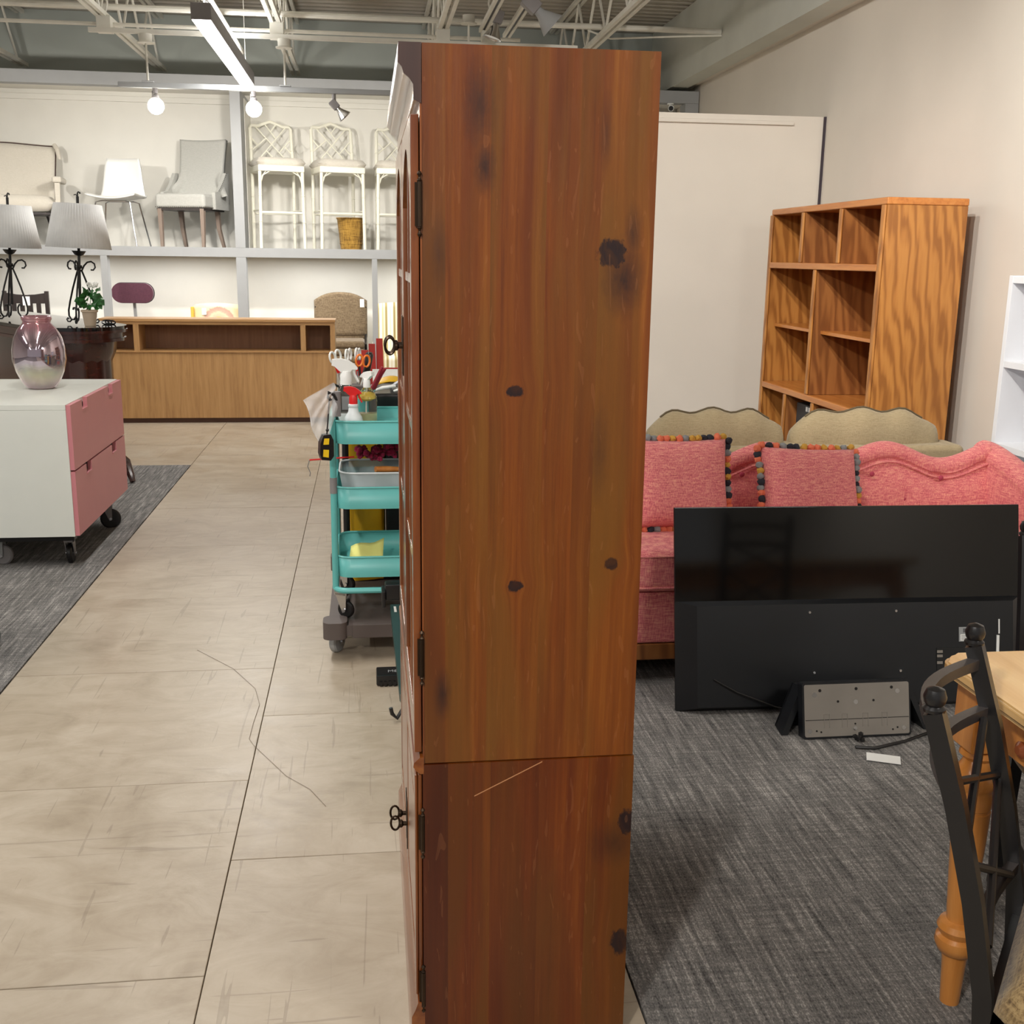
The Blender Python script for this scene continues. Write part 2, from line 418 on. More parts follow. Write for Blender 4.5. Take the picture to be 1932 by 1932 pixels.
M['plate'] = plain('pressed_grey_steel', (140, 134, 126), .45, .25, var=.05)
M['tvb'] = plain('television_plastic', (16, 18, 22), .42, var=.1)
M['tvg'] = plain('television_gloss_back', (14, 13, 13), .09, var=.1)
M['leaf'] = plain('leaf_green', (44, 104, 44), .5, var=.3, sc=20)
M['blossom'] = plain('white_petals', (236, 236, 230), .7)
M['pot'] = plain('putty_flowerpot', (196, 176, 152), .7)
M['soil'] = plain('potting_soil', (50, 36, 26), .9)
M['paper'] = plain('white_paper', (236, 236, 232), .8)
M['ypaper'] = plain('pale_yellow_paper', (226, 222, 132), .8)
M['gold'] = fabric('gold_woven_basket', [(110, 78, 28), (158, 120, 48), (178, 138, 62)], 60, 1)
M['shade'] = plain('pleated_white_shade', (232, 232, 230), .8)
M['magenta'] = fabric('magenta_feathers', [(110, 10, 40), (176, 24, 72), (200, 50, 96)], 80, 1)
M['greenp'] = plain('dark_green_plastic', (22, 58, 56), .35)
M['tag'] = plain('white_tag', (244, 244, 244), .8)
def glass(name, col, rough=.02, alpha=None):
    t = NT(name); t.set(base=lin(col), rough=rough, trans=1, ior=1.3); return t.m
M['clear'] = glass('clear_plastic', (240, 240, 238), .08)
M['pane'] = NT('door_glass').set(base=lin((60, 36, 24)), rough=.03, trans=.75, ior=1.45)
def pearl():
    t = NT('iridescent_glass')
    lw = t.n('LayerWeight'); lw.inputs[0].default_value = .5
    sep = t.n('SeparateXYZ'); t.l(t.coord(), sep.inputs[0])
    n = t.noise(t.coord(), 9, 2)
    h = t.math('ADD', sep.outputs[2], t.math('MULTIPLY', n, .05))
    mt = t.ramp(h, [(.0, (0, 0, 0, 1)), (.13, (.0, .0, .0, 1)), (.16, (.7, .7, .7, 1)), (.3, (.7, .7, .7, 1)), (.34, (.2, .2, .2, 1))])
    t.set(base=t.ramp(h, [(.0, (238, 205, 214)), (.11, (236, 228, 204)), (.16, (190, 176, 190)), (.30, (196, 170, 184)), (.34, (206, 150, 160))]), rough=.03, trans=.6, metal=mt, ior=1.5, coat=1, coatr=.02, film=420)
    return t.m
M['pearl'] = pearl()
def film():
    t = NT('thin_polythene'); t.set(base=lin((250, 250, 250)), rough=.25, trans=.2, ior=1.15, alpha=.36)
    t.bump(t.noise(t.coord(), 30, 4), .6, .01); return t.m
M['film'] = film()

# ================================================================ SETTING
XR = 3.4
fl = struct(MB().box(-9, -5, -.12, XR + .2, 12.7, -.012).build('floor', plain('subfloor', (90, 80, 68), .9)))
# vinyl tiles, each its own piece, 2.5 mm joints
def tile(x0, x1, y0, y1):
    g = .0012
    MB().box(x0 + g, y0 + g, -.012, x1 - g, y1 - g, random.uniform(-.0004, .0004), bev=.0012, seg=1).build('tile', M['tile'], fl)
TX = (-1.283, -.366, .534)
for (x0, x1, off) in ((TX[0], TX[1], .32), (TX[1], TX[2], -.121)):
    y = off
    while y < 11.6:
        tile(x0, x1, y, min(y + .905, 11.6)); y += .905
for k in range(3):
    x1 = TX[0] - .915 * k
    y = 8.066
    while y < 11.55: tile(x1 - .915, x1, y, min(y + .905, 11.6)); y += .905
MB().box(-9, -5, -.012, TX[0] - .0015, 8.064, .004).build('carpet', M['carpet'], fl)
MB().box(TX[2] + .0015, -5, -.012, XR, 8.29, .004).build('carpet', M['carpet'], fl)
# lower bays' floor and the hidden strips
MB().box(-9, 8.066, -.012, -4.03, 12.5, 0).build('floor_slab', M['tile'], fl)
MB().box(-4.03, 11.6, -.012, XR, 12.5, 0).build('floor_slab', M['tile'], fl)
MB().box(.534, 8.42, -.012, XR, 11.6, 0).build('floor_slab', M['tile'], fl)
MB().box(TX[0], -5, -.012, TX[2], -.6, 0).build('floor_slab', M['tile'], fl)
MB().box(TX[0], -.6, -.012, TX[2], .33, -.0005).build('floor_slab', M['tile'], fl)

struct(MB().box(XR, -5, -.1, XR + .15, 12.7, 4.0).build('wall_right', M['wall']))
wb = struct(MB().box(-9, 12.5, -.1, XR, 12.65, 4.0).build('wall_back', M['upper']))
struct(MB().box(-9.15, -5, -.1, -9, 12.65, 4.0).build('wall_left', M['wall']))
struct(MB().box(.9, 8.29, .0, XR - .006, 8.41, 2.54).build('wall_partition', M['wall']))
struct(MB().box(.9, 8.255, 2.472, 3.145, 8.292, 2.498, bev=.003).build('trim_1', M['wall']))
struct(MB().box(XR - .016, 8.272, .0, XR - .001, 8.292, 2.54).build('trim_2', plain('corner_gap', (70, 62, 70), .9)))
struct(MB().box(.54, 8.27, 0, XR - .02, 8.289, .1).build('baseboard_back', M['wall']))
struct(MB().box(XR - .018, -3, 0, XR - .001, 8.25, .1).build('baseboard_right', M['wall']))
# corrugated steel deck: ribs run across the hall
prof = []
y = -5.0
while y < 12.5:
    for dy_, z in ((0, 3.86), (.05, 3.86), (.065, 3.895), (.135, 3.895), (.15, 3.86)): prof.append((y + dy_, z))
    y += .16
mb = MB()
ra = [mb.b.verts.new((-9, a, z)) for a, z in prof]; rb = [mb.b.verts.new((XR, a, z)) for a, z in prof]
for i in range(len(prof) - 1): mb.b.faces.new((ra[i], ra[i + 1], rb[i + 1], rb[i]))
struct(mb.build('ceiling', M['deck'], smooth=0))
bk = struct(MB().box(3.1, -5, 3.20, 3.28, 12.49, 3.86).build('trim_3', M['bulk']))
struct(MB().box(3.281, -5, 3.235, 3.399, 12.49, 3.86).build('trim_4', M['wall']))

# open-web joists
def joist(x, lbl):
    t = thing('roof_joist', lbl, 'roof joist', (x, 0, 3.3), 0, 'open web joists under the roof deck')
    z1 = .5
    for nm_, zz in (('bottom_chord', 0), ('top_chord', z1)):
        mb = MB()
        for s in (-1, 1): mb.box(s * .028 - .016, -4.9, zz, s * .028 + .016, 12.4, zz + .035)
        mb.build(nm_, M['steel'], t)
    me = None
    y = -4.6; k = 0
    while y < 12.0:
        a, b = ((0, y, .03), (0, y + .42, z1)) if k % 2 == 0 else ((0, y, z1), (0, y + .42, .03))
        if y > 5.2:
            MB().tube([a, b], .012, 6).build('web_bar', M['steel'], t)
        y += .42; k += 1
for x, l in ((-4.75, 'white open web roof joist leftmost, mostly out of view'), (-3.4, 'white open web roof joist at the top left corner of the view'), (-2.05, 'white open web roof joist passing above the two lit bulbs'), (-.7, 'white open web roof joist passing just right of the long lit fixture'),
             (.65, 'white open web roof joist rising behind the pine cabinet cornice'), (2.0, 'wide white roof joist nearest the right hand bulkhead')):
    joist(x, l)
# pipes and tracks across
tag(MB().tube([(-8.8, 10.0, 3.43), (3.09, 10.0, 3.43)], .024, 10).build('sprinkler_pipe', M['steel']), 'thick white pipe crossing under the roof deck, topmost of the long pipes', 'pipe')
tag(MB().tube([(-8.8, 9.8, 3.262), (1.3, 9.8, 3.262)], .015, 8).build('conduit_pipe', M['steel']), 'thin white conduit crossing below the thick pipe', 'pipe')
tag(MB().box(-2.13, 9.585, 3.165, 1.75, 9.62, 3.2).build('lighting_track', M['steel']), 'white square rail starting left of the first pendant canopy', 'track')
# junction boxes
for x, l in ((-2.03, 'white junction box on the joist above the two bulbs'), (-.69, 'white junction box on the joist right of the long lit fixture'), (.65, 'white junction box peeking above the cabinet cornice'), (1.02, 'small white junction box above the middle of the cabinet top')):
    t = thing('junction_box', l, 'junction box', (x, 9.72, 3.2), 0, 'junction boxes under the joists')
    MB().box(-.055, -.05, -.01, .055, .05, .11, bev=.006).build('housing', M['steel'], t)
    MB().box(-.06, -.056, -.016, .06, .056, -.008, bev=.002).build('cover', M['steel'], t)
    MB().tube([(0, 0, .1), (.03, 0, .2), (.01, .05, .33), (.04, .02, .5)], .009, 6).build('cable', M['steel'], t)
tr = tag(MB().box(-1.93, 9.58, 2.765, .9, 9.63, 2.805, bev=.004).build('lighting_track', M['beam']), 'grey lighting track hung in front of the header beam carrying the bulbs', 'track')
for x, zb, l in ((-1.7, 3.165, 'white pendant canopy and rod above the left bulb'), (-.63, 3.165, 'white pendant canopy and rod between right bulb and reflector lamp'), (.85, 3.4, 'white pendant canopy and rod above the cabinet, by the spotlight')):
    t = thing('pendant_rod', l, 'pendant rod', (x, 9.6, 2.806), 0, 'canopied rods holding the lighting track')
    zc = zb - 2.806
    MB().lathe([(.05, zc - .07), (.068, zc - .068), (.068, zc - .06), (.05, zc - .055), (.05, zc), (.03, zc + .004)], n=20).build('canopy', M['steel'], t)
    MB().tube([(0, 0, 0), (0, 0, zc - .06)], .009, 8).build('rod', M['steel'], t)
    MB().box(-.045, -.03, 0, .045, .03, .012, bev=.003).build('bracket', M['beam'], t)
# the two bulbs and the reflector lamp hanging from the track
for x, l in ((-1.65, 'lit round bulb hanging from the track, left one'), (-.885, 'lit round bulb hanging beside the column, above the bamboo stool')):
    t = thing('track_bulb', l, 'lamp', (x, 9.6, 2.765), 0, 'lit bulbs on the track')
    MB().tube([(0, 0, 0), (0, 0, -.04)], .02, 10).build('neck', M['greyfix'], t)
    MB().tube([(-.022, 0, -.02), (-.022, -.01, -.07), (0, 0, -.085)], .004, 6).build('yoke', M['greyfix'], t)
    MB().lathe([(.012, -.045), (.026, -.055), (.03, -.075)], n=16).build('socket', M['greyfix'], t)
    MB().ball((0, 0, -.135), .064, 3).build('bulb', M['bulb'], t)
def reflector(name, label, loc, rz, tilt, big=1, lit=False, grp=None):
    t = thing(name, label, 'spotlight', loc, rz, grp)
    MB().tube([(0, 0, 0), (0, 0, -.06)], .016, 8).build('neck', M['greyfix'], t)
    R = Matrix.Translation((0, 0, -.08)) @ Matrix.Rotation(tilt, 4, 'Y') @ Matrix.Scale(big, 4)
    MB().box(-.03, -.025, -.04, .03, .025, .035, bev=.006, M=R).build('gimbal', M['greyfix'], t)
    MB().lathe([(.018, -.03), (.022, -.06), (.055, -.125), (.058, -.13), (.05, -.124), (.02, -.06)], n=24, M=R).build('reflector', M['chrome'] if not lit else M['beam'], t)
    MB().lathe([(.002, -.118), (.051, -.124)], n=24, M=R).build('lens', M['emit'] if lit else M['chrome'], t)
    return t
reflector('track_spotlight', 'unlit silver cone reflector lamp hanging above the bamboo stools', (-.245, 9.6, 2.765), 0, -.75)
reflector('track_spotlight', 'large lit white spotlight above the top edge of the pine cabinet', (1.20, 8.5, 3.36), 0, -.85, 1.7, True)
reflector('track_spotlight', 'unlit white spotlight behind the lit one above the cabinet', (1.06, 9.3, 3.42), 0, .3, 1.3)
for x, y0, y1, z, l in ((-1.105, 7.5, 10.9, 3.25, 'white lighting track running away beside the long lit fixture'), (.98, 5, 9.75, 3.3, 'dark slotted track above the cabinet, left of the spotlight'), (1.22, 5, 10.1, 3.33, 'dark slotted track above the cabinet, under the spotlight')):
    t = thing('ceiling_track', l, 'track', (x, y0, z), 0, 'tracks running away under the deck')
    mb = MB()
    for s in (-1, 1): mb.box(s * .022 - .011, 0, 0, s * .022 + .011, y1 - y0, .03)
    mb.build('rail', M['steel'], t)
    MB().box(-.011, 0, .012, .011, y1 - y0, .028).build('slot', M['dark'], t)
tag(MB().tube([(1.9, 9.95, 3.39), (2.1, 9.95, 3.33), (2.4, 9.95, 3.35), (2.7, 9.95, 3.37), (3.08, 9.95, 3.39)], .008, 6).build('sagging_cable', M['steel']), 'white cable sagging from the pipe near the bulkhead', 'cable')
# long linear fixture
t = thing('linear_light', 'long lit linear pendant light with grey housing', 'ceiling light', (-1.03, 7.8, 2.95))
MB().box(-.064, 0, 0.003, .064, 2.82, .105, bev=.003).build('housing', M['greyfix'], t)
MB().box(-.058, .01, -.002, .058, 2.81, .004).build('diffuser', M['emit'], t)
mb = MB()
for (a, b) in ((-.03, -.06), (-.01, -.015), (.012, .02), (.03, .06)): mb.tube([(a, .03, .1), (b, .0, .9)], .003, 5)
mb.build('cable', M['steel'], t)
MB().tube([(0, 2.75, .1), (0, 2.75, .9)], .003, 5).build('cable', M['steel'], t)

# ---------------------------------------------------------------- display platform along the back
YF = 11.6
t = thing('display_platform', 'pale built-in display platform with posts along the back wall', 'display shelf', (0, YF, 0))
MB().box(-8.9, 0, 3.045, 3.39, .14, 3.165, bev=.004).build('header_beam', M['beam'], t)
MB().box(-8.9, .14, 3.10, 3.39, .89, 3.13).build('top_panel', M['wallc'], t)
MB().box(-8.9, 0, 1.455, 3.39, .89, 1.548, bev=.003).build('shelf', M['beam'], t)
MB().box(-8.9, .875, 0, 3.39, .895, 3.1).build('back_panel', M['wallc'], t)
MB().box(-8.9, .85, 3.0, 3.39, .876, 3.055, bev=.004).build('moulding', M['wallc'], t)
for x0, x1, z0, z1, d in ((-1.3, -1.2, 1.548, 3.045, .88), (3.25, 3.39, 1.548, 3.045, .2), (-5.2, -5.1, 1.548, 3.045, .88), (-1.3, -1.2, 0, 1.455, .12), (-2.61, -2.545, 0, 1.455, .12), (.05, .105, 0, 1.455, .12), (-3.9, -3.83, 0, 1.455, .12), (1.4, 1.46, 0, 1.455, .12)):
    MB().box(x0, .002, z0, x1, d, z1, bev=.003).build('post', M['beam'], t)
MB().box(-1.197, .3, 1.548, -1.19, .872, 3.0).build('side_panel', M['wallc'], t)
for x in (-3.2, -1.9, -.55, .75): area(x, 11.95, 1.44, .5, 1.1, 9, (1, .99, .97), (0, 0, PI / 2))  # unseen lights added under the shelf to brighten the lower bays

# security camera in the high opening
t = thing('security_camera', 'small white bullet security camera with black lens under the header beam', 'security camera', (3.1, 11.62, 3.043))
MB().lathe([(.035, -.012), (.035, 0)], n=16).build('mount', M['whitep'], t)
MB().tube([(0, 0, -.01), (0, -.0, -.04)], .012, 8).build('arm', M['whitep'], t)
MB().tube([(.02, .04, -.035), (-.02, -.1, -.06)], .03, 16).build('body', M['whitep'], t)
MB().tube([(-.0205, -.1015, -.06), (-.0215, -.105, -.061)], .024, 16).build('lens', M['dark'], t)

# ================================================================ PINE CABINET
CX, CY = .09, 1.85
cab = thing('china_cabinet', 'tall knotty pine china cabinet seen side on, filling the middle', 'cabinet', (CX, CY, 0))
DW = .92; DD = .385; TOP = 1.824; JZ = .602
bx = [0, .037, .111, .203, .257, .293, DD]
tones = [(.8, .7, .8), (.97, .95, .92), (1.0, .97, .95), (1.03, .98, .95), (.93, .82, .75), (1.03, 1.02, .96)]
for i in range(6):
    o = MB().box(bx[i], 0, JZ + .001, bx[i + 1], .02, TOP).build('side_board', M['pineside'], cab, smooth=0)
    o.color = tones[i] + (1,)
bl = [-.004, .042, .086, .12, .21, .302, DD + .002]
tl = [(.42, .24, .2), (.68, .45, .25), (.8, .64, .4), (.66, .44, .25), (.8, .6, .4), (.8, .64, .4)]
for i in range(6):
    o = MB().box(bl[i], -.003, .02, bl[i + 1], .02, JZ - .001).build('side_board', M['pineside'], cab, smooth=0)
    o.color = tl[i] + (1,)
MB().box(0, DW - .02, .02, DD, DW, TOP).build('side_panel', M['pine'], cab)
MB().box(.0, .02, TOP - .022, DD, DW - .02, TOP - .001).build('top_panel', M['piney'], cab)
MB().box(DD - .012, .02, .05, DD - .002, DW - .02, TOP - .03).build('back_panel', M['pine'], cab)
for z in (.06, JZ - .01, 1.0, 1.4):
    MB().box(.03, .021, z, DD - .014, DW - .021, z + .02).build('shelf', M['piney'], cab)
for y0, y1 in ((.0005, .04), (DW - .04, DW)):
    MB().box(-.0035, y0, .03, -.0003, y1, TOP - .06).build('face_frame', M['pine'], cab)
MB().box(-.0035, .04, TOP - .14, -.0003, DW - .04, TOP - .03).build('face_frame', M['piney'], cab)
# cornice: profile in x,z extruded along the front
cor = [(0, TOP), (-.036, TOP), (-.037, TOP - .03), (-.031, TOP - .036), (-.028, TOP - .046), (-.020, TOP - .052), (-.013, TOP - .062), (-.0125, TOP - .085), (-.0005, TOP - .09), (-.0005, TOP)]
cor = cor[:-1]
MB().prism([(a - .0006, b) for a, b in cor], 'y', .0, DW).build('cornice', M['piney'], cab, label='dark-ended stepped cornice moulding')
MB().prism([(a - .0006, b) for a, b in cor], 'y', -.0025, -.0003).build('cornice_end', M['pinedark'], cab, label='dark end grain of the cornice')
# waist and base mouldings
MB().prism([(-.002, JZ + .014), (-.009, JZ + .014), (-.020, JZ + .004), (-.021, JZ - .004), (-.016, JZ - .012), (-.008, JZ - .018), (-.002, JZ - .018)], 'y', -.004, DW).build('waist_moulding', M['piney'], cab)
MB().prism([(-.002, .11), (-.015, .11), (-.020, .095), (-.027, .08), (-.029, 0.0), (-.002, 0.0)], 'y', -.004, DW).build('base_moulding', M['piney'], cab)
MB().box(-.002, -.004, 0, DD, 0, .019).build('plinth', M['pine'], cab)
def rail_arch(y0, y1, ztop, zs, n=14):
    # piece above an arched opening, outline in (y,z)
    P = [(y0, ztop), (y0, zs)]
    for i in range(1, n):
        u = i / n; P.append((y0 + (y1 - y0) * u, zs + math.sin(PI * u) ** .75 * (ztop - .035 - zs)))
    P += [(y1, zs), (y1, ztop)]
    return P[::-1]
def door(y0, y1, hinge_near):
    z0, z1 = JZ + .02, TOP - .105
    xf, xb = -.0185, -.005
    st = .052
    d = MB().box(xf, y0, z0, xb, y0 + st, z1, bev=.002).build('door', M['pine'], cab)
    MB().box(xf, y1 - st, z0, xb, y1, z1, bev=.003).build('stile', M['pine'], d)
    MB().box(xf, y0 + st, z0, xb, y1 - st, z0 + .06, bev=.002).build('bottom_rail', M['piney'], d)
    ym = (y0 + y1) / 2; op0, op1 = y0 + st, y1 - st
    MB().prism(rail_arch(op0, op1, z1, z1 - .13), 'x', xf, xb).build('arched_rail', M['piney'], d)
    MB().box(xf + .003, ym - .008, z0 + .06, xb - .002, ym + .008, z1 - .04, bev=.002).build('muntin', M['pine'], d)
    for z in (.957, 1.20, 1.46):
        MB().box(xf + .003, op0, z - .009, xb - .002, op1, z + .009, bev=.002).build('muntin', M['piney'], d)
    MB().box(xf + .008, op0 - .005, z0 + .05, xf + .010, op1 + .005, z1 - .02).build('pane', M['pane'], d)
    return d
d1 = door(.006, DW / 2 - .002, True); d2 = door(DW / 2 + .002, DW - .006, False)
def low_door(y0, y1):
    xf, xb = -.0185, -.005; z0, z1 = .12, JZ - .024
    d = MB().box(xf + .006, y0, z0, xb, y1, z1, bev=.002).build('door', M['pine'], cab)
    for a, b in ((y0, y0 + .055), (y1 - .055, y1)): MB().box(xf, a, z0, xf + .0058, b, z1, bev=.003).build('stile', M['pine'], d)
    for a, b in ((z0, z0 + .06), (z1 - .06, z1)): MB().box(xf, y0 + .055, a, xf + .0058, y1 - .055, b, bev=.003).build('rail', M['piney'], d)
    MB().prism([(y0 + .075, z0 + .08), (y1 - .075, z0 + .08), (y1 - .075, z1 - .08), (y0 + .075, z1 - .08)], 'x', xf + .001, xf + .0059).build('raised_panel', M['pine'], d)
low_door(.006, DW / 2 - .002); low_door(DW / 2 + .002, DW - .006)
M['bronze'] = plain('aged_bronze', (58, 44, 32), .35, .8, var=.2)
for y, z in ((.437, 1.318), (.485, 1.318), (.437, .246), (.485, .246)):
    p = MB().tube([(-.0187, y, z), (-.028, y, z), (-.031, y, z), (-.036, y, z)], [.005, .005, .009, .009], 12).build('ring_pull', M['bronze'], cab)
    pts = [(-.046 - .010 * math.cos(2 * PI * i / 16), y + .004, z + .017 * math.sin(2 * PI * i / 16)) for i in range(16)]
    MB().tube(pts, .0026, 8, closed=True).build('ring', M['bronze'], p)
    MB().box(-.0205, y - .009, z - .06, -.0187, y + .009, z + .06, bev=.0008).build('backplate', M['bronze'], p)
for z in (1.58, .806, .465, .14):
    h = MB().tube([(-.0045, -.003, z - .035), (-.0045, -.003, z + .035)], .0040, 10).build('hinge', M['bronze'], cab)
    for q in (-.042, .042): MB().lathe([(.002, q - .009), (.0042, q - .005), (.002, q - .001), (.002, q + .001), (.0042, q + .005), (.002, q + .009)], -.0045, -.003, 12, M=Matrix.Translation((0, 0, z))).build('finial', M['bronze'], h)
    MB().box(-.012, -.0008, z - .034, -.008, .0045, z + .034).build('leaf', M['bronze'], h)

# ================================================================ RIGHT: OAK WALL UNIT
t = thing('wall_unit_bookcase', 'golden oak bookcase with nine open compartments by the right wall', 'bookcase', (2.8, 5.894, 0))
L = 1.76; Dp = .47; Hh = 1.842; e = .045
MB().box(.004, 0, 0, Dp, .022, Hh - .04, bev=.002).build('side_panel', M['oak'], t)
MB().box(.004, L - .022, 0, Dp, L, Hh - .04).build('side_panel', M['oak'], t)
MB().box(0, -.004, Hh - .04, Dp + .003, L + .004, Hh, bev=.008, seg=3).build('top_panel', M['oaky'], t)
MB().box(Dp - .012, .022, 0, Dp, L - .022, Hh - .04).build('back_panel', M['oakin'], t)
for y0, y1 in ((0, e), (L - e, L)): MB().box(-.012, y0, 0, .003, y1, Hh - .04, bev=.006, seg=3).build('edge_strip', M['oak'], t)
def shelf(y0, y1, z, th=.04, front=True, back=0):
    MB().box(.004 + back, y0, z - th / 2, Dp - .013, y1, z + th / 2, bev=.003).build('shelf', M['oaky'], t)
    if front: MB().box(-.012, y0, z - th / 2, .003, y1, z + th / 2, bev=.006, seg=3).build('edge_strip', M['oaky'], t)
def div(y, z0, z1, th=.04):
    MB().box(.004, y - th / 2, z0, Dp - .013, y + th / 2, z1).build('divider', M['oakin'], t)
    MB().box(-.012, y - th / 2, z0, .003, y + th / 2, z1, bev=.006, seg=3).build('edge_strip', M['oak'], t)
shelf(e, L - e, 1.465); shelf(e, L - e, .638)
shelf(e, .9, 1.055, .022, False, .05); shelf(.93, L - e, 1.055, .022, False, .05)
div(.58, 1.486, Hh - .041); div(1.172, 1.486, Hh - .041); div(.915, .66, 1.444)
div(1.28, .06, .617); div(.80, .06, .617)
shelf(e, L - e, .04, .06)
t2 = thing('storage_box', 'dark grey box with two pale labels inside the oak bookcase', 'box', (2.86, 6.75, .07))
MB().box(0, .0, 0, .3, .36, .5, bev=.006).build('body', plain('charcoal_box', (52, 52, 54), .6), t2)
MB().box(-.003, .12, .46, .0, .15, .49).build('paper_label', M['paper'], t2); MB().box(-.003, .165, .46, .0, .195, .49).build('paper_label', M['paper'], t2)

# white shelf unit at the right edge
t = thing('white_bookcase', 'white laminate bookcase at the right edge behind the pink sofa', 'bookcase', (2.98, 4.12, 0))
WL = .82; wd = .36; wh = 1.445
M['lam'] = plain('white_laminate', (226, 228, 232), .4, var=.01)
for y0 in (0, WL - .03): MB().box(0, y0, 0, wd, y0 + .03, wh, bev=.002).build('side_panel', M['lam'], t)
for z in (.05, .34, .63, 1.02, wh - .035): MB().box(.002, .03, z, wd - .01, WL - .03, z + .03, bev=.0015).build('shelf', M['lam'], t)
MB().box(wd - .009, .03, .05, wd - .001, WL - .03, wh - .03).build('back_panel', M['lam'], t)

# ================================================================ TAN SOFA (seen from behind)
t = thing('tan_sofa', 'tan canvas sofa seen from behind, between pink sofa and bookcase', 'sofa', (1.25, 4.86, 0))
SW = 1.66
MB().box(-.66, .0, .08, SW - .1, .2, .655, bev=.03, seg=3).build('back_frame', M['tan'], t)
MB().box(-.66, .2, .08, SW - .1, .86, .42, bev=.03).build('seat_base', M['tan'], t)
for x0, x1 in ((-.76, -.66), (SW - .12, SW - .02)): MB().box(x0, .02, .0, x1, .86, .60, bev=.04, seg=4).build('arm', M['tan'], t)
for x0, x1 in ((-.64, .02), (.02, .72), (.72, 1.5)):
    w = x1 - x0
    def f(u, v, x0=x0, w=w):
        a = 2 * PI * v; uu = 2 * u - 1
        e = (1 - abs(uu) ** 5) ** .42
        top = .80 - .012 * math.sin(u * 23 + x0 * 9) - .03 * (uu * uu)
        h = .15; cz = top - h * .95
        return Vector((x0 + w * u, .15 + .1 * e * math.cos(a) + .012 * math.sin(9 * u), cz + h * (e ** .8) * math.sin(a) - (1 - e) * .02))
    c = MB().grid(f, 26, 20, closev=True).build('back_cushion', M['tan'], t, smooth=80)
    pts = []
    for i in range(3, 23):
        u = i / 25; uu = 2 * u - 1; e = (1 - abs(uu) ** 5) ** .42
        pts.append((x0 + w * u, .15 + .01 * math.sin(9 * u), .80 - .012 * math.sin(u * 23 + x0 * 9) - .03 * uu * uu - .1425 + .15 * (e ** .8) - (1 - e) * .02 + .003))
    MB().tube(pts, .005, 6).build('piping', plain('olive_piping', (92, 80, 58), .8), c)

# ================================================================ PINK SOFA
t = thing('pink_sofa', 'pink slub linen camelback sofa with button tufting and oak rail', 'sofa', (0, 0, 0))
SX0, SX1 = .62, 2.55
def topz(x):
    return .745 + .036 * math.cos(2 * PI * (x - 1.60) / .505) - (0 if x < 2.2 else 0)
prof_n = 22
def backf(u, v):
    x = SX0 + (SX1 - SX0) * u; T = topz(x)
    P = []
    # front bottom -> up -> roll -> rear down
    P += [(4.16, .30), (4.17, .42), (4.20, .55), (4.225, T - .085), (4.235, T - .068)]
    for a in range(200, -100, -25):
        r = .042; P.append((4.262 + r * math.cos(math.radians(a)), T - .042 + r * math.sin(math.radians(a))))
    P += [(4.33, T - .12), (4.36, .45), (4.37, .12)]
    k = v * (len(P) - 1); i = min(int(k), len(P) - 2); f_ = k - i
    y = P[i][0] * (1 - f_) + P[i + 1][0] * f_; z = P[i][1] * (1 - f_) + P[i + 1][1] * f_
    if i <= 4 and z > .42:
        for bx_, bz in BT:
            d = (x - bx_) ** 2 + (z - bz) ** 2; y += .018 * math.exp(-d / .0007)
        y -= .02 * math.exp(-((z - .56) / .09) ** 2)
    return Vector((x, y, z))
BT = [(.98, .66), (1.22, .56), (1.48, .66), (1.72, .56), (2.03, .655), (2.33, .635), (2.18, .55), (1.95, .545)]
M['magdark'] = plain('tuft_button', (176, 66, 88), .9)
mb = MB(); mb.grid(backf, 110, 60); mb.build('sofa_back', M['pink'], t, smooth=60)
for bx_, bz in BT: MB().ball((bx_, 4.218 - .02, bz), .011, 2, (1, .5, 1)).build('button', M['magdark'], t)
MB().tube([(SX0 + (SX1 - SX0) * i / 60, 4.213, topz(SX0 + (SX1 - SX0) * i / 60) - .078) for i in range(61)], .005, 6).build('piping', M['pink'], t)
# flared wings, falling forward
def wing(sx):
    st = []
    N = 16
    for i in range(N):
        u = i / (N - 1)
        x = (SX1 if sx > 0 else SX0) + sx * (.02 + .10 * u - .02 * math.sin(u * PI)); y = 4.33 - .62 * u
        z = .765 - .27 * u ** 1.3 + .03 * math.sin(u * PI)
        st.append((x, y, z))
    def f(u, v):
        k = u * (N - 1); i = min(int(k), N - 2); q = k - i
        x, y, z = [a * (1 - q) + b * q for a, b in zip(st[i], st[i + 1])]
        P = [(-.05, .12 - z), (-.05, -.12)]
        for a in range(200, -60, -26): P.append((.055 * math.cos(math.radians(a)) + .012, .055 * math.sin(math.radians(a)) - .05))
        P += [(.05, -.16), (.05, .12 - z)]
        k = v * (len(P) - 1); i = min(int(k), len(P) - 2); q = k - i
        a = P[i][0] * (1 - q) + P[i + 1][0] * q; b = P[i][1] * (1 - q) + P[i + 1][1] * q
        return Vector((x + sx * a, y, z + b))
    mb = MB(); mb.grid(f, 26, 36)
    bmesh.ops.holes_fill(mb.b, edges=mb.b.edges)
    mb.build('arm', M['pink'], t, smooth=60)
wing(1); wing(-1)
for x0, x1 in ((.70, 1.585), (1.595, 2.5)):
    c = MB().box(x0, 3.64, .345, x1, 4.14, .50, bev=.035, seg=4).build('seat_cushion', M['pink'], t, smooth=60)
    for z in (.365, .48): MB().tube([(x0 + .03, 3.642, z), (x1 - .03, 3.642, z)], .005, 6).build('piping', M['pink'], c)
MB().box(.66, 3.665, .15, 2.53, 4.15, .343, bev=.012).build('seat_base', M['pink'], t)
MB().box(.66, 3.66, .09, 2.53, 4.34, .149, bev=.004).build('wood_rail', M['oakin'], t)
for x in (.74, 2.45):
    for y in (3.73, 4.26): MB().lathe([(.018, 0), (.028, .089)], x, y, 12).build('leg', M['oakin'], t)
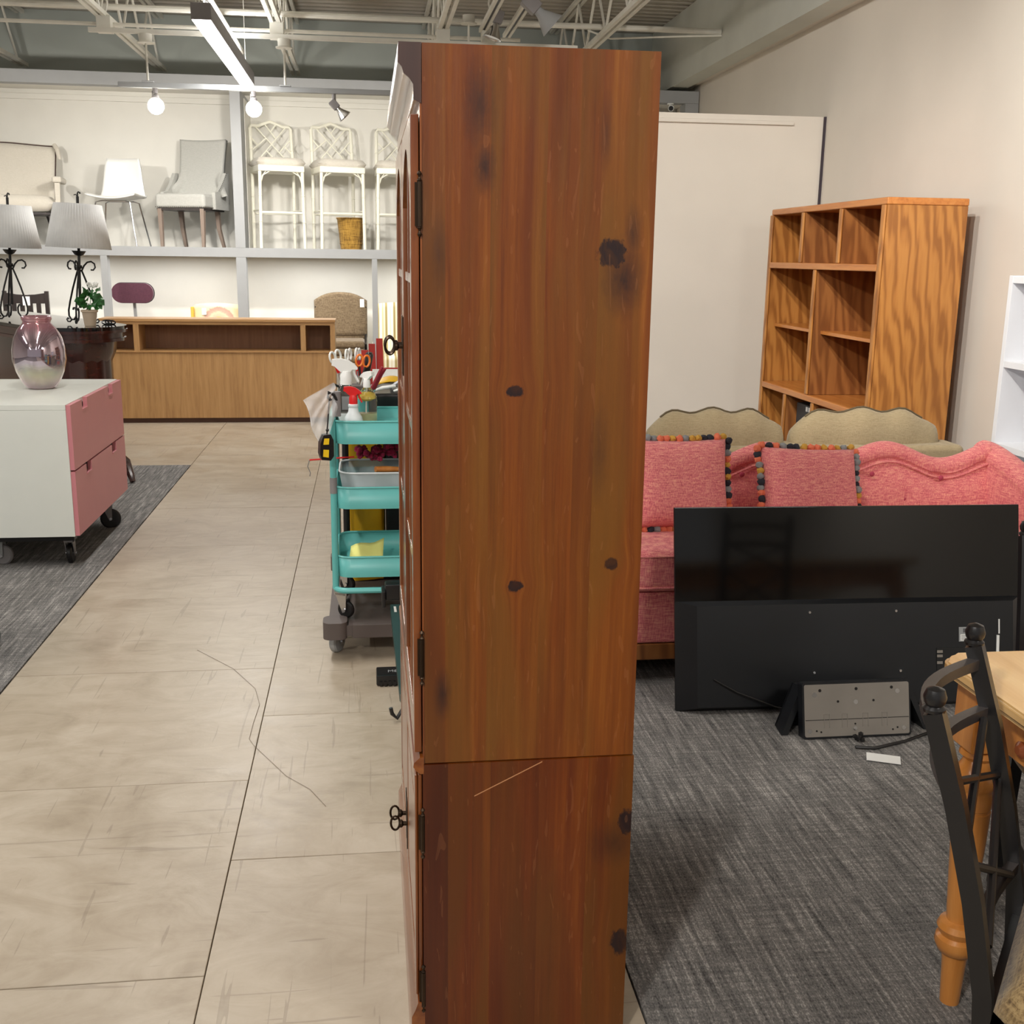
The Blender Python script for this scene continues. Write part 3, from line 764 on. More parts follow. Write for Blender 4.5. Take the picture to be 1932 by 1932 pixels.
# pillows with pompom trim
pm = [plain('pompom_grey', (136, 138, 138), .95), plain('pompom_black', (44, 44, 52), .95), plain('pompom_ochre', (196, 150, 62), .95), plain('pompom_coral', (222, 116, 84), .95)]
pme = []
for i, q in enumerate(pm):
    mb = MB(); mb.ball((0, 0, 0), .0145, 2)
    for v in mb.b.verts: v.co *= random.uniform(.82, 1.18)
    o = mb.build('pompom', q); pme.append(o.data); bpy.data.objects.remove(o)
def pillow(label, loc, rz, tilt, roll, w, h, side):
    p = thing('throw_pillow', label, 'pillow', loc, rz, 'pink throw pillows on the sofa')
    R = Matrix.Rotation(tilt, 4, 'X') @ Matrix.Rotation(roll, 4, 'Y')
    o = cushion(w, h, .15, 18, .42, .05).xf(Matrix.Translation((0, 0, h / 2)) @ Matrix.Identity(4))
    o.xf(R); o.build('pillow_body', M['pink'], p, smooth=80)
    n = int(h / .022)
    seq = []
    for s in side:
        for i in range(n):
            u = (i + .5) / n
            if s == 'l': seq.append((-w / 2 * (1 - .05 * (1 - (2 * u - 1) ** 2)) - .008, u * h))
            if s == 'r': seq.append((w / 2 * (1 - .05 * (1 - (2 * u - 1) ** 2)) + .008, u * h))
            if s == 't': seq.append((w * (u - .5), h * (1 - .05 * .5 * (1 - (2 * u - 1) ** 2)) + .006))
            if s == 'b': seq.append((w * (u - .5), 0 + .0))
    for k, (x, z) in enumerate(seq):
        q = R @ Vector((x, random.uniform(-.006, .006), z))
        share('pompom', pme[random.choice((0, 1, 2, 3, k % 4))], p, q, (random.random() * 6, random.random() * 6, 0))
pillow('pink pillow with pompom trim standing left, next to the cabinet', (1.165, 3.93, .506), 0, -.30, .0, .37, .345, 'rtb')
pillow('pink pillow with pompom trim half hidden behind the television', (1.685, 3.95, .506), .06, -.42, .05, .40, .31, 'lrt')

# ================================================================ TELEVISION
t = thing('television', 'black flat television standing upside down, back outwards, against pink sofa', 'television', (1.015, 3.385, .003), math.radians(-1.6))
tilt = Matrix.Rotation(math.radians(-12.5), 4, 'X')
TW, TH = 1.232, .695
MB().box(0, .014, 0, TW, .026, TH, bev=.003, M=tilt).build('display_panel', M['tvg'], t)
MB().box(.004, .026, .004, TW - .004, .0275, TH - .004, M=tilt).build('screen', plain('screen_glass', (8, 8, 9), .08), t)
mb = MB(); HZ = .375
lo = [(.0, .002), (TW, .002), (TW, HZ), (.0, HZ)]; hi = [(.065, .02), (TW - .05, .02), (TW - .05, HZ - .012), (.065, HZ - .012)]
A = [mb.b.verts.new((x, .0138, z)) for x, z in lo]; B = [mb.b.verts.new((x, -.032, z)) for x, z in hi]
mb.b.faces.new(A); mb.b.faces.new(B[::-1])
for i in range(4): mb.b.faces.new((A[i], A[(i + 1) % 4], B[(i + 1) % 4], B[i]))
mb.xf(tilt).build('rear_housing', M['tvb'], t, smooth=0)
for x, z in ((.455, .335), (.76, .335), (.47, .13), (.775, .13)):
    MB().tube([(x, -.031, z), (x, -.036, z)], .0045, 8).xf(tilt).build('screw', M['chrome'], t)
MB().box(.905, -.0345, .12, 1.03, -.0325, .205, M=tilt).build('socket_panel', plain('socket_recess', (10, 10, 11), .6), t)
for z in (.193, .178, .155): MB().box(.905, -.0365, z - .005, .925, -.0345, z + .004, M=tilt).build('socket', M['plate'], t)
MB().box(.955, -.0365, .15, .968, -.0345, .17, M=tilt).build('socket', M['plate'], t)
lb = MB().box(.985, -.0338, .225, 1.045, -.0325, .275, M=tilt).build('rating_label', M['lgrey'], t, label='silver rating label with rows of small print')
MB().box(.99, -.0345, .228, 1.035, -.0338, .25, M=tilt).build('print_block', M['paper'], lb)
mb = MB()
for i in range(4): mb.box(.993, -.0348, .231 + i * .0045, 1.03 - .006 * (i % 2), -.0345, .2325 + i * .0045, M=tilt)
mb.box(1.0, -.0345, .256, 1.035, -.0338, .27, M=tilt)
mb.build('print_lines', plain('print_ink', (90, 90, 92), .7), lb)
MB().tube([(1.13, -.034, .30), (1.13, -.034, .25)], .0025, 6).xf(tilt).build('cable', M['whitep'], t)
MB().tube([(1.125, -.036, .245), (1.122, -.036, .15)], .005, 6).xf(tilt).build('power_lead', M['whitep'], t)
MB().tube([(.12, -.034, .115), (.2, -.04, .07), (.33, -.05, .02), (.4, -.1, .012)], .003, 6).xf(tilt).build('power_cable', M['dark'], t)

t = thing('television_stand', 'grey steel television foot plate on black bracket in front of television', 'stand', (1.3, 3.14, .004), 0)
br = [(-.005, .09), (.51, .055)]
R = Matrix.Rotation(math.radians(-14), 4, 'X')
# trapezoid bracket: outline swept as a bent strip
mb = MB()
out = [(0, 0), (.075, .165), (.44, .168), (.515, .0)]
inn = [(.022, 0), (.088, .150), (.428, .153), (.495, .0)]
for i in range(3):
    q = [out[i], out[i + 1], inn[i + 1], inn[i]]
    mb.prism(q, 'y', .03, .11)
mb.prism(out, 'y', .10, .112)
mb.xf(R).build('bracket', M['tvb'], t)
pl = MB().prism(rrect(.06, .001, .425, .18, .008), 'y', -.012, .026).xf(R).build('base_plate_rim', M['tvb'], t)
MB().prism(rrect(.066, .007, .419, .174, .006), 'y', -.0145, -.0122).xf(R).build('base_plate', M['plate'], t, label='grey pressed steel plate with screw holes')
for x, z, r in ((.10, .142, .008), (.118, .155, .005), (.24, .157, .005), (.36, .158, .005), (.38, .145, .008), (.178, .118, .004), (.238, .115, .008), (.298, .118, .004), (.082, .026, .007), (.105, .026, .003), (.12, .022, .003), (.235, .03, .007), (.235, .045, .003), (.4, .026, .007), (.378, .028, .003), (.362, .022, .003)):
    MB().tube([(x, -.0146, z), (x, -.0156, z)], r, 12).xf(R).build('screw_hole', M['dark'] if r < .006 else M['chrome'], t)
MB().box(.068, -.0155, .060, .417, -.0146, .0618, M=R).build('crease', M['dark'], t)
for x in (.14, .20, .27, .335):
    mb = MB(); mb.tube([(x - .009, -.0152, .035), (x - .009, -.0152, .078), (x + .009, -.0152, .078), (x + .009, -.0152, .035)], .0013, 5)
    mb.xf(R).build('pressed_tab', M['plate'], t)
tag(MB().tube([(1.5, 3.05, .012), (1.56, 3.04, .01), (1.68, 3.08, .01), (1.78, 3.13, .01), (1.86, 3.08, .01), (1.9, 3.0, .01), (1.93, 3.03, .012), (1.9, 3.12, .05)], .005, 6).build('power_cord', M['dark']), 'thin black cord lying on the carpet beside the steel plate', 'cord')
mb = MB()
for i in range(5): mb.ball((1.53 + .01 * math.sin(i * 2), 3.095 + .009 * math.cos(i * 3), .014 + .004 * i), .009, 1)
tag(mb.build('cord_knot', M['dark']), 'small black bunch of tied cord in front of the steel plate', 'cord')
t = MB().box(-.05, -.028, 0, .05, .028, .0015, M=Matrix.Translation((1.555, 2.97, .008)) @ Matrix.Rotation(math.radians(-24), 4, 'Z')).build('paper_slip', M['paper'])
tag(t, 'small white paper slip lying on the grey carpet', 'paper')

# ================================================================ TABLE AND METAL CHAIRS
t = thing('dining_table', 'honey pine dining table with turned legs at the right edge', 'table', (1.1, 1.93, 0))
def topo(): return [(.035, 0), (1.6, 0), (1.6, -1.2), (.0, -1.2), (.0, -.04)]
tp = MB()
outl = [(.0, -1.5)] + [(.045 - .045 * math.cos(a), -.045 + .045 * math.sin(a)) for a in [i * PI / 10 for i in range(6)]] + [(1.5, 0), (1.5, -1.5)]
tp.prism(outl, 'z', .722, .75)
es = [e_ for e_ in tp.b.edges if abs(e_.verts[0].co.z - e_.verts[1].co.z) < 1e-5]
bmesh.ops.bevel(tp.b, geom=es, offset=.008, segments=3, affect='EDGES')
tp.build('tabletop', M['pinetable'], t)
MB().box(.06, -.082, .62, 1.44, -.06, .721).build('apron', M['honey'], t)
MB().box(.055, -1.45, .62, .077, -.1, .721).build('apron', M['honey'], t)
kn = MB().lathe([(.004, 0), (.013, .003), (.016, .014), (.008, .02)], n=14, M=Matrix.Translation((.055, -.24, .655)) @ Matrix.Rotation(-PI / 2, 4, 'Y')).build('knob', plain('reddish_knob', (140, 74, 40), .3), t)
def tleg(x, y):
    o = MB().box(x - .038, y - .038, .575, x + .038, y + .038, .72, bev=.004).build('leg', M['honey'], t)
    MB().lathe([(.022, .575), (.034, .57), (.036, .56), (.026, .55), (.03, .54), (.04, .525), (.043, .505), (.036, .49), (.034, .485), (.036, .47), (.036, .45), (.0335, .448), (.0335, .443), (.036, .441), (.034, .38), (.026, .22), (.024, .195), (.036, .19), (.041, .178), (.036, .165), (.034, .162), (.041, .155), (.043, .142), (.036, .125), (.026, .118), (.024, .1), (.019, 0)], x, y, 28).build('turned_shaft', M['honey'], o)
tleg(.078, -.055); tleg(1.4, -.08); tleg(.105, -1.4)

def metal_chair(label, loc, rz, cush=True):
    # local: seat towards +X, back at x=0, width along Y (-.19..+.19)
    c = thing('metal_dining_chair', label, 'chair', loc, rz, 'black metal dining chairs round the pine table')
    hw = .167
    def px(z): return -.0 - .17 * max(0, (z - .42)) / .45 if z > .3 else .0 + .04 * (z - .3) / .3 * -1
    for s in (-1, 1):
        zs = [0, .15, .3, .42, .55, .7, .89]
        p = MB()
        pts = [(-.11, s * hw, 0), (-.08, s * hw, .2), (-.062, s * hw, .36), (-.07, s * hw, .46), (-.098, s * hw, .6), (-.135, s * hw, .74), (-.178, s * hw, .875)]
        p.tube(pts, .019, 4); p.build('back_post', M['satin'], c)
        MB().lathe([(.006, .872), (.0155, .876), (.0165, .881), (.012, .885), (.015, .890), (.0165, .898), (.0125, .909), (.003, .913)], -.179, s * hw, 18).build('finial', M['satin'], c)
    def bow(z, b=.045, r=.0125, name='back_rail'):
        x0 = -.178 + (.875 - z) * .275
        pts = [(x0 - b * math.sin(PI * i / 14), -hw + 2 * hw * i / 14, z) for i in range(15)]
        MB().tube(pts, r, 4).build(name, M['satin2'], c)
    bow(.845); bow(.765); bow(.50, .02)
    def P(y, z): 
        x0 = -.178 + (.875 - z) * .275
        return (x0 - .0 * (1 - (y / hw) ** 2), y, z)
    for a, b in (((hw * .8, .76), (-hw, .655)), ((-hw * .8, .76), (hw, .655))):
        MB().tube([P(a[0] + (b[0] - a[0]) * i / 8, a[1] + (b[1] - a[1]) * i / 8) for i in range(9)], .0068, 8).build('lattice_rod', M['satin'], c)
    for a, b in (((hw, .655), (-hw * .7, .505)), ((-hw, .655), (hw * .7, .505))):
        MB().tube([P(a[0] + (b[0] - a[0]) * i / 8, a[1] + (b[1] - a[1]) * i / 8) for i in range(9)], .0068, 8).build('lattice_rod', M['satin'], c)
    for s in (-1, 1):
        MB().tube([(-.06, s * hw, .40), (.42, s * .2, .41), (.43, s * .2, .40), (.46, s * .215, 0)], .0135, 4).build('front_leg', M['satin'], c)
        MB().tube([(-.08, s * hw, .2), (.44, s * .2, .2)], .009, 8).build('stretcher', M['satin'], c)
    MB().tube([(.42, -.2, .405), (.42, .2, .405)], .0125, 4).build('seat_rail', M['satin'], c)
    MB().tube([(-.06, -hw, .405), (-.06, hw, .405)], .0125, 4).build('seat_rail', M['satin'], c)
    f = cushion(.47, .50, .12, 16, .3, .0, 6).xf(Matrix.Translation((.185, 0, .468)) @ Matrix.Rotation(PI / 2, 4, 'X'))
    f.build('seat_cushion', M['weave'], c, smooth=80)
    return c
M['satin2'] = plain('bronze_black_metal', (62, 56, 54), .32, .3, var=.1)
metal_chair('black metal chair with lattice back and brown woven seat, nearest camera', (1.037, 1.401, 0), math.radians(-38.7))
metal_chair('black metal chair at the far side of the table, cut off by the right edge', (1.646, 2.131, 0), math.radians(-105))
# ================================================================ RECEPTION COUNTER
t = thing('reception_counter', 'long light oak reception counter with three recessed openings', 'counter', (-2.33, 10.142, 0))
CWX = 2.035
MB().box(0, .012, .045, CWX, .03, .632).build('front_panel', M['desk'], t)
MB().box(.03, .04, 0, CWX - .03, .07, .045).build('kick_board', plain('kick_dark', (88, 60, 48), .7), t)
MB().box(-.005, -.012, .902, CWX + .006, .30, .925, bev=.002).build('countertop', M['deskx'], t)
for a, b in ((0, .02), (CWX - .02, CWX)): MB().box(a, .0, .0, b, .3, .9015).build('end_panel', M['desk'], t)
MB().box(.02, .0, .875, CWX - .02, .02, .9015).build('rail', M['deskx'], t)
MB().box(.02, .0, .6322, CWX - .02, .3, .645).build('ledge', M['deskx'], t)
for a, b in ((.02, .035), (.285, .332), (1.73, 1.775), (CWX - .042, CWX - .02)): MB().box(a, .001, .645, b, .29, .875).build('divider', M['desk'], t)
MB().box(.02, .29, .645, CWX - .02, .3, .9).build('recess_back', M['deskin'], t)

# ================================================================ WHITE AND PINK CHEST
t = thing('drawer_chest', 'white chest with two pink drawer fronts standing on casters', 'chest', (-1.38, 5.33, 0))
MB().box(-.95, .0, .775, -.021, 1.10, .80, bev=.0015).build('top_panel', M['white'], t)
MB().box(-.95, .0, .168, -.021, .02, .7745, bev=.0015).build('side_panel', M['white'], t)
MB().box(-.95, 1.08, .168, -.021, 1.10, .7745, bev=.0015).build('side_panel', M['white'], t)
MB().box(-.95, .02, .168, -.021, 1.08, .188).build('bottom_panel', M['white'], t)
MB().box(-.95, .02, .188, -.93, 1.08, .7745).build('back_panel', M['white'], t)
def pdrawer(z0, z1):
    n0, n1, nd = .27, .83, .045
    def notch(y): return [(y - .05, z1), (y - .05, z1 - nd), (y + .05, z1 - nd), (y + .05, z1)]
    P = [(.003, z0), (.003, z1)] + notch(n0) + notch(n1) + [(1.097, z1), (1.097, z0)]
    d = MB().prism(P, 'x', -.0205, .0).build('drawer_front', M['pinkl'], t)
    MB().box(-.5, .04, z0 + .03, -.021, 1.06, z1 - .06).build('drawer_box', M['white'], d)
    for y in (n0, n1): MB().box(-.0004, y - .05, z1 - nd - .006, .004, y + .05, z1 - nd).build('notch_lip', M['pinkl'], d)
    return d
pdrawer(.490, .797); pdrawer(.172, .482)
t = thing('furniture_dolly', 'black four wheeled dolly under the white and pink chest', 'dolly', (-1.38, 5.33, 0))
for y in (.12, .9): MB().box(-.8, y - .03, .125, -.05, y + .03, .165, bev=.004).build('crossbar', M['satin'], t)
for x in (-.78, -.10): MB().box(x - .03, .15, .127, x + .03, .87, .163).build('side_bar', M['satin'], t)
def caster(par, x, y, r=.05, rz=0, wm=None, fm=None, top=.125, w=.026):
    R = Matrix.Translation((x, y, 0)) @ Matrix.Rotation(rz, 4, 'Z')
    o = MB().lathe([(r * .3, -w / 2), (r * .85, -w / 2), (r, -w / 2 + .006), (r, w / 2 - .006), (r * .85, w / 2), (r * .3, w / 2)], n=28, M=R @ Matrix.Translation((.018, 0, r)) @ Matrix.Rotation(PI / 2, 4, 'X')).build('wheel', wm or M['dark'], par)
    mb = MB()
    for s in (-1, 1):
        mb.prism([(.0 - .02, top - .004), (.028, top - .004), (.026, r), (.012, r - .012)], 'y', s * (w / 2 + .006) - .002, s * (w / 2 + .006) + .002)
    mb.box(-.022, -w / 2 - .008, top - .012, .03, w / 2 + .008, top)
    mb.xf(R).build('fork', fm or M['greyfix'], o)
    MB().tube([(.018, -w / 2 - .012, r), (.018, w / 2 + .012, r)], .008, 10).xf(R).build('axle', M['chrome'], o)
caster(t, -.085, .13, rz=PI / 2); caster(t, -.07, .86, .055, rz=.2); caster(t, -.42, .14, rz=-.1, wm=M['greyfix'], fm=M['lgrey']); caster(t, -.78, .86)

# vase on the chest
t = thing('glass_vase', 'round iridescent purple glass vase on the white chest', 'vase', (-1.683, 5.99, .801))
vp = [(.001, .003), (.06, .0), (.075, .008), (.096, .04), (.118, .09), (.131, .15), (.130, .20), (.117, .26), (.094, .305), (.074, .327), (.068, .336), (.068, .345), (.073, .352), (.075, .362), (.07, .37), (.066, .371), (.064, .362), (.062, .338), (.072, .322), (.112, .258), (.125, .2), (.126, .15), (.112, .092), (.09, .044), (.07, .014), (.001, .010)]
MB().lathe(vp, n=48, cap=False).build('vase_body', M['pearl'], t, smooth=60)

# ================================================================ DARK OVAL TABLE
cx, cy = -1.86, 7.52; ux, uy = -.57, .82
def stad(r, L=1.7, n=16):
    P = []; a0 = math.atan2(uy, ux)
    for i in range(n + 1):
        a = a0 + PI / 2 + PI * i / n; P.append((r * math.cos(a), r * math.sin(a)))
    for i in range(n + 1):
        a = a0 - PI / 2 + PI * i / n; P.append((L * ux + r * math.cos(a), L * uy + r * math.sin(a)))
    return P
t = thing('sideboard_table', 'dark mahogany table with rounded end and glossy black top', 'table', (cx, cy, 0))
MB().prism(stad(.30), 'z', 1.008, 1.03).build('tabletop', M['blackglass'], t)
MB().prism(stad(.305), 'z', .99, 1.0075).build('edge_moulding', M['mahog'], t)
MB().prism(stad(.285), 'z', .955, .9895).build('edge_moulding', M['mahog'], t)
MB().prism(stad(.295), 'z', .935, .9545).build('edge_moulding', M['mahog'], t)
MB().prism(stad(.20), 'z', .12, .9345).build('carcass', M['mahog'], t)
col = [(.16, .0), (.17, .05), (.15, .1), (.17, .14), (.17, .2), (.145, .24), (.15, .62), (.165, .68), (.15, .72), (.16, .8), (.19, .86), (.2, .9345)]
MB().lathe([(a + .035, b) for a, b in col], n=32, rip=.004, ripn=16).build('fluted_column', M['mahog'], t)
MB().tube([(.1, -.08, .22), (.2, -.07, .2), (.26, -.06, .14), (.285, -.07, .06), (.30, -.09, .012)], [.03, .032, .03, .024, .018], 10).build('claw_foot', M['mahog'], t)
MB().tube([(-.9, .9, .2), (-1.0, 1.1, .02)], .03, 10).build('claw_foot', M['mahog'], t)

def iron_lamp(label, loc, rz):
    t = thing('table_lamp', label, 'lamp', loc, rz, 'black iron lamps with pleated shades'); t.rotation_euler = (0, .045, rz)
    MB().lathe([(.197, .478), (.142, .752)], n=180, cap=False, rip=.0022, ripn=60).build('lamp_shade', M['shade'], t, solid=.003)
    MB().lathe([(.001, .70), (.14, .745)], n=24, cap=False).build('shade_carrier', M['shade'], t)
    MB().tube([(0, 0, .10), (0, 0, .80)], .009, 10).build('pole', M['dark'], t)
    MB().tube([(0, 0, .78), (0, 0, .818), (.006, 0, .828), (.014, 0, .824), (.015, 0, .816)], .005, 8).build('finial', M['dark'], t)
    MB().tube([(0, 0, .80), (-.012, 0, .812), (-.022, 0, .806)], .0035, 6).build('finial_hook', M['dark'], t)
    MB().lathe([(.012, .43), (.028, .438), (.042, .458), (.044, .462), (.02, .455)], n=20).build('drip_cup', M['dark'], t)
    MB().lathe([(.016, .35), (.02, .36), (.016, .372)], n=14).build('collar', M['dark'], t)
    for k in range(3):
        a = 2 * PI * k / 3 + .3; c_, s_ = math.cos(a), math.sin(a)
        def q(r, z): return (r * c_, r * s_, z)
        sc = [(.012, .33), (.03, .37), (.05, .392), (.075, .398), (.095, .385), (.10, .362), (.088, .345), (.072, .345)]
        MB().tube([q(*p) for p in sc], .0055, 8).build('scroll', M['dark'], t)
        lg = [(.012, .345), (.03, .30), (.06, .22), (.085, .14), (.10, .08), (.098, .045), (.08, .022), (.055, .022), (.038, .045), (.036, .08), (.046, .1), (.058, .098), (.062, .085)]
        MB().tube([q(*p) for p in lg], .0058, 8).build('curled_leg', M['dark'], t)
        ft = [(.075, .02), (.09, .004 + .003), (.11, .0075), (.118, .02), (.108, .03), (.1, .022)]
        MB().tube([q(*p) for p in ft], .005, 8).build('foot', M['dark'], t)
    return t
iron_lamp('black iron scroll lamp with pleated white shade, beside the potted flower', (-1.855, 7.58, 1.036), .2)
iron_lamp('black iron scroll lamp with pleated white shade, cut off at the left edge', (-2.40, 8.0, 1.038), -.3)
# potted geranium
t = thing('potted_flower', 'small putty coloured flowerpot with green leaves and white bloom', 'plant', (-1.762, 7.44, 1.031))
MB().lathe([(.034, 0), (.046, .085), (.052, .087), (.053, .1), (.046, .1), (.044, .088)], n=24).build('pot', M['pot'], t)
MB().lathe([(.001, .088), (.045, .086)], n=16, cap=False).build('soil', M['soil'], t)
def leaf_mesh():
    mb = MB(); n = 9; c = mb.b.verts.new((0, 0, 0)); rim = []
    for i in range(n + 1):
        a = -2.6 + 5.2 * i / n; r = .03 * (1 + .12 * math.cos(i * 3))
        rim.append(mb.b.verts.new((r * math.cos(a) + .012, r * math.sin(a), .006 * math.cos(i * 2.2))))
    for i in range(n): mb.b.faces.new((c, rim[i], rim[i + 1]))
    o = mb.build('leaf', M['leaf']); me = o.data; bpy.data.objects.remove(o); return me
lm = leaf_mesh()
for i in range(20):
    a = i * 2.4; r = .018 + .0042 * (i % 9) + (.02 if i % 5 == 0 else 0); z = .13 + .011 * (i * 7 % 9)
    l = share('leaf', lm, t, (r * math.cos(a) + .006, r * math.sin(a), z), (random.uniform(.5, 1.3), random.uniform(-.5, .5), a), (1.0, 1.0, 1))
mb = MB()
for i in range(6): mb.tube([(0, 0, .08), (.02 * math.cos(i), .02 * math.sin(i), .14)], .002, 5)
mb.tube([(0, 0, .1), (.02, 0, .2), (.03, -.005, .245)], .002, 5)
mb.build('stem', M['leaf'], t)
mb = MB()
for i in range(26): mb.ball((.03 + random.uniform(-.028, .028), random.uniform(-.02, .02), .255 + random.uniform(-.012, .014)), .008, 1)
mb.build('bloom', M['blossom'], t)
t = thing('iron_bookend', 'small coiled black iron ornament at the rounded table end', 'ornament', (-1.68, 7.6, 1.031))
for k in range(3):
    MB().tube([(.035 * math.cos(i * .45 + k) * (1 - i * .04) + (k - 1) * .02, .02 * math.sin(i * .45), .01 + .012 * math.sin(i * .45 + k) + .004) for i in range(15)], .0045, 6).build('coil', M['dark'], t)

# green ottoman at left edge
t = thing('green_ottoman', 'dark green round ottoman just entering at the left edge', 'ottoman', (-1.712, 4.16, .006))
MB().lathe([(.24, 0), (.30, .02), (.305, .05), (.27, .16), (.255, .3), (.25, .38), (.2, .4)], n=48).build('ottoman_body', plain('dark_green_velvet', (14, 44, 42), .7), t)
MB().lathe([(.262, .2), (.268, .205), (.262, .21)], n=48, cap=False).build('welt', plain('green_welt', (20, 58, 54), .6), t)

# ================================================================ CHAIRS UP ON THE PLATFORM
ZS = 1.549
t = thing('upholstered_settee', 'cream upholstered settee with scrolled arm at the far left of the shelf', 'settee', (-3.60, 11.80, ZS), .12)
def setb(u, v):
    x = -.53 + 1.06 * u; z = .40 + .59 * v
    fl_ = .012 * math.cos(PI * (2 * u - 1)) - .0
    return Vector((x * (1 - .06 * (1 - v) * 1), .38 + .1 * v ** 2, z + fl_ * v))
MB().grid(setb, 16, 10).build('backrest', M['cream'], t, solid=.07, smooth=60)
MB().tube([setb(i / 20, 1) + Vector((0, -.037, .0)) for i in range(21)] , .006, 6).build('piping', plain('dark_piping', (70, 52, 48), .7), t)
for s in (0, 1): MB().tube([setb(s, i / 10) + Vector((0, -.037, 0)) for i in range(11)], .006, 6).build('piping', plain('dark_piping', (70, 52, 48), .7), t)
cushion(1.1, .50, .17, 16, .3, 0, 8).xf(Matrix.Translation((0, .16, .395)) @ Matrix.Rotation(PI / 2, 4, 'X')).build('seat', M['cream'], t, smooth=70)
MB().box(-.54, -.08, .285, .54, .42, .31, bev=.004).build('seat_frame', M['darkleg'], t)
for s in (-1, 1):
    MB().tube([(s * .52, .40, .99), (s * .55, .36, .95), (s * .56, .4, .86)], .022, 8).build('ear', M['cream'], t)
    MB().box(s * .575 - .045, -.05, .60, s * .575 + .045, .34, .66, bev=.02, seg=3).build('armrest', M['cream'], t)
    MB().tube([(s * .575, .0, .60), (s * .565, .02, .3)], [.034, .03], 4).build('arm_post', M['cream'], t)
    MB().tube([(s * .5, -.04, .29), (s * .51, -.05, .15), (s * .49, -.04, 0)], [.03, .024, .016], 4).build('leg', M['darkleg'], t)
    MB().tube([(s * .42, .36, .29), (s * .45, .38, .15), (s * .52, .42, 0)], [.03, .024, .016], 4).build('leg', M['darkleg'], t)

t = thing('shell_chair', 'white moulded shell chair on thin chrome legs', 'chair', (-2.46, 11.85, ZS), -.16)
def shellf(u, v):
    x = 2 * u - 1
    P = [(-.21, .455), (-.17, .47), (.0, .455), (.13, .45), (.185, .475), (.20, .54), (.215, .68), (.235, .86)]
    k = v * (len(P) - 1); i = min(int(k), len(P) - 2); q = k - i
    y = P[i][0] * (1 - q) + P[i + 1][0] * q; z = P[i][1] * (1 - q) + P[i + 1][1] * q
    w = .245 if v < .5 else .245 - .07 * min(1, (v - .5) / .5)
    if v > .93: w *= 1 - .05 * ((v - .93) / .07)
    return Vector((x * w, y - (.03 * x * x if v > .55 else 0), z + (.035 * x * x if v < .55 else 0)))
o = MB().grid(shellf, 16, 30).build('shell', M['whitep'], t, solid=.012, smooth=80)
MB().tube([(-.12, -.1, .435), (.12, -.1, .435)], .008, 8).build('crossbar', M['chrome'], t)
MB().tube([(-.12, .1, .435), (.12, .1, .435)], .008, 8).build('crossbar', M['chrome'], t)
for sx in (-1, 1):
    for sy in (-1, 1): MB().tube([(sx * .12, sy * .1, .435), (sx * .17, sy * .13, .42), (sx * .24, sy * .2, .0)], .0075, 8).build('leg', M['chrome'], t)

t = thing('wingback_dining_chair', 'grey upholstered high-back chair with nailhead trim beside the column', 'chair', (-1.765, 11.9, ZS), math.radians(-17))
def gb(u, v):
    x = 2 * u - 1
    w = .25 - .015 * math.sin(v * PI) + (.10 * max(0, 1 - v / .28) ** 1.2)
    sw = .20 * max(0, (abs(x) - .7) / .3) * max(0, 1 - v / .42)
    return Vector((x * w, .26 + .13 * v - sw, .50 + .565 * v + .012 * x * x * v))
MB().grid(gb, 22, 22).build('backrest', M['greyup'], t, solid=.055, smooth=70)
for s in (-1, 1): MB().prism([(-.04, .37), (-.04, .535), (.05, .55), (.14, .62), (.24, .74), (.31, .74), (.31, .37)], 'x', s * .275 - .018, s * .275 + .018).build('wing', M['greyup'], t)
MB().box(-.265, -.235, .375, .265, .27, .515, bev=.035, seg=4).build('seat', M['greyup'], t, smooth=60)
mb = MB()
for i in range(26): mb.ball((-.255 + .51 * i / 25, -.237, .385), .005, 1)
for i in range(22): mb.ball((.267, -.225 + .47 * i / 21, .385), .005, 1)
for i in range(12): mb.ball((.295, .05 + .2 * i / 11, .555 + .18 * (i / 11) ** 1.1), .005, 1)
n_ = mb.build('nailhead_trim', plain('pewter', (96, 92, 86), .4, .7), t); n_['kind'] = 'stuff'
MB().box(-.25, -.22, .355, .25, .26, .376).build('seat_frame', M['darkleg'], t)
for s in (-1, 1):
    MB().tube([(s * .225, -.2, .37), (s * .22, -.2, 0)], [.03, .02], 4).build('leg', M['greyleg'], t)
    MB().tube([(s * .2, .2, .37), (s * .2, .23, .18), (s * .21, .31, 0)], [.03, .026, .02], 4).build('leg', M['greyleg'], t)

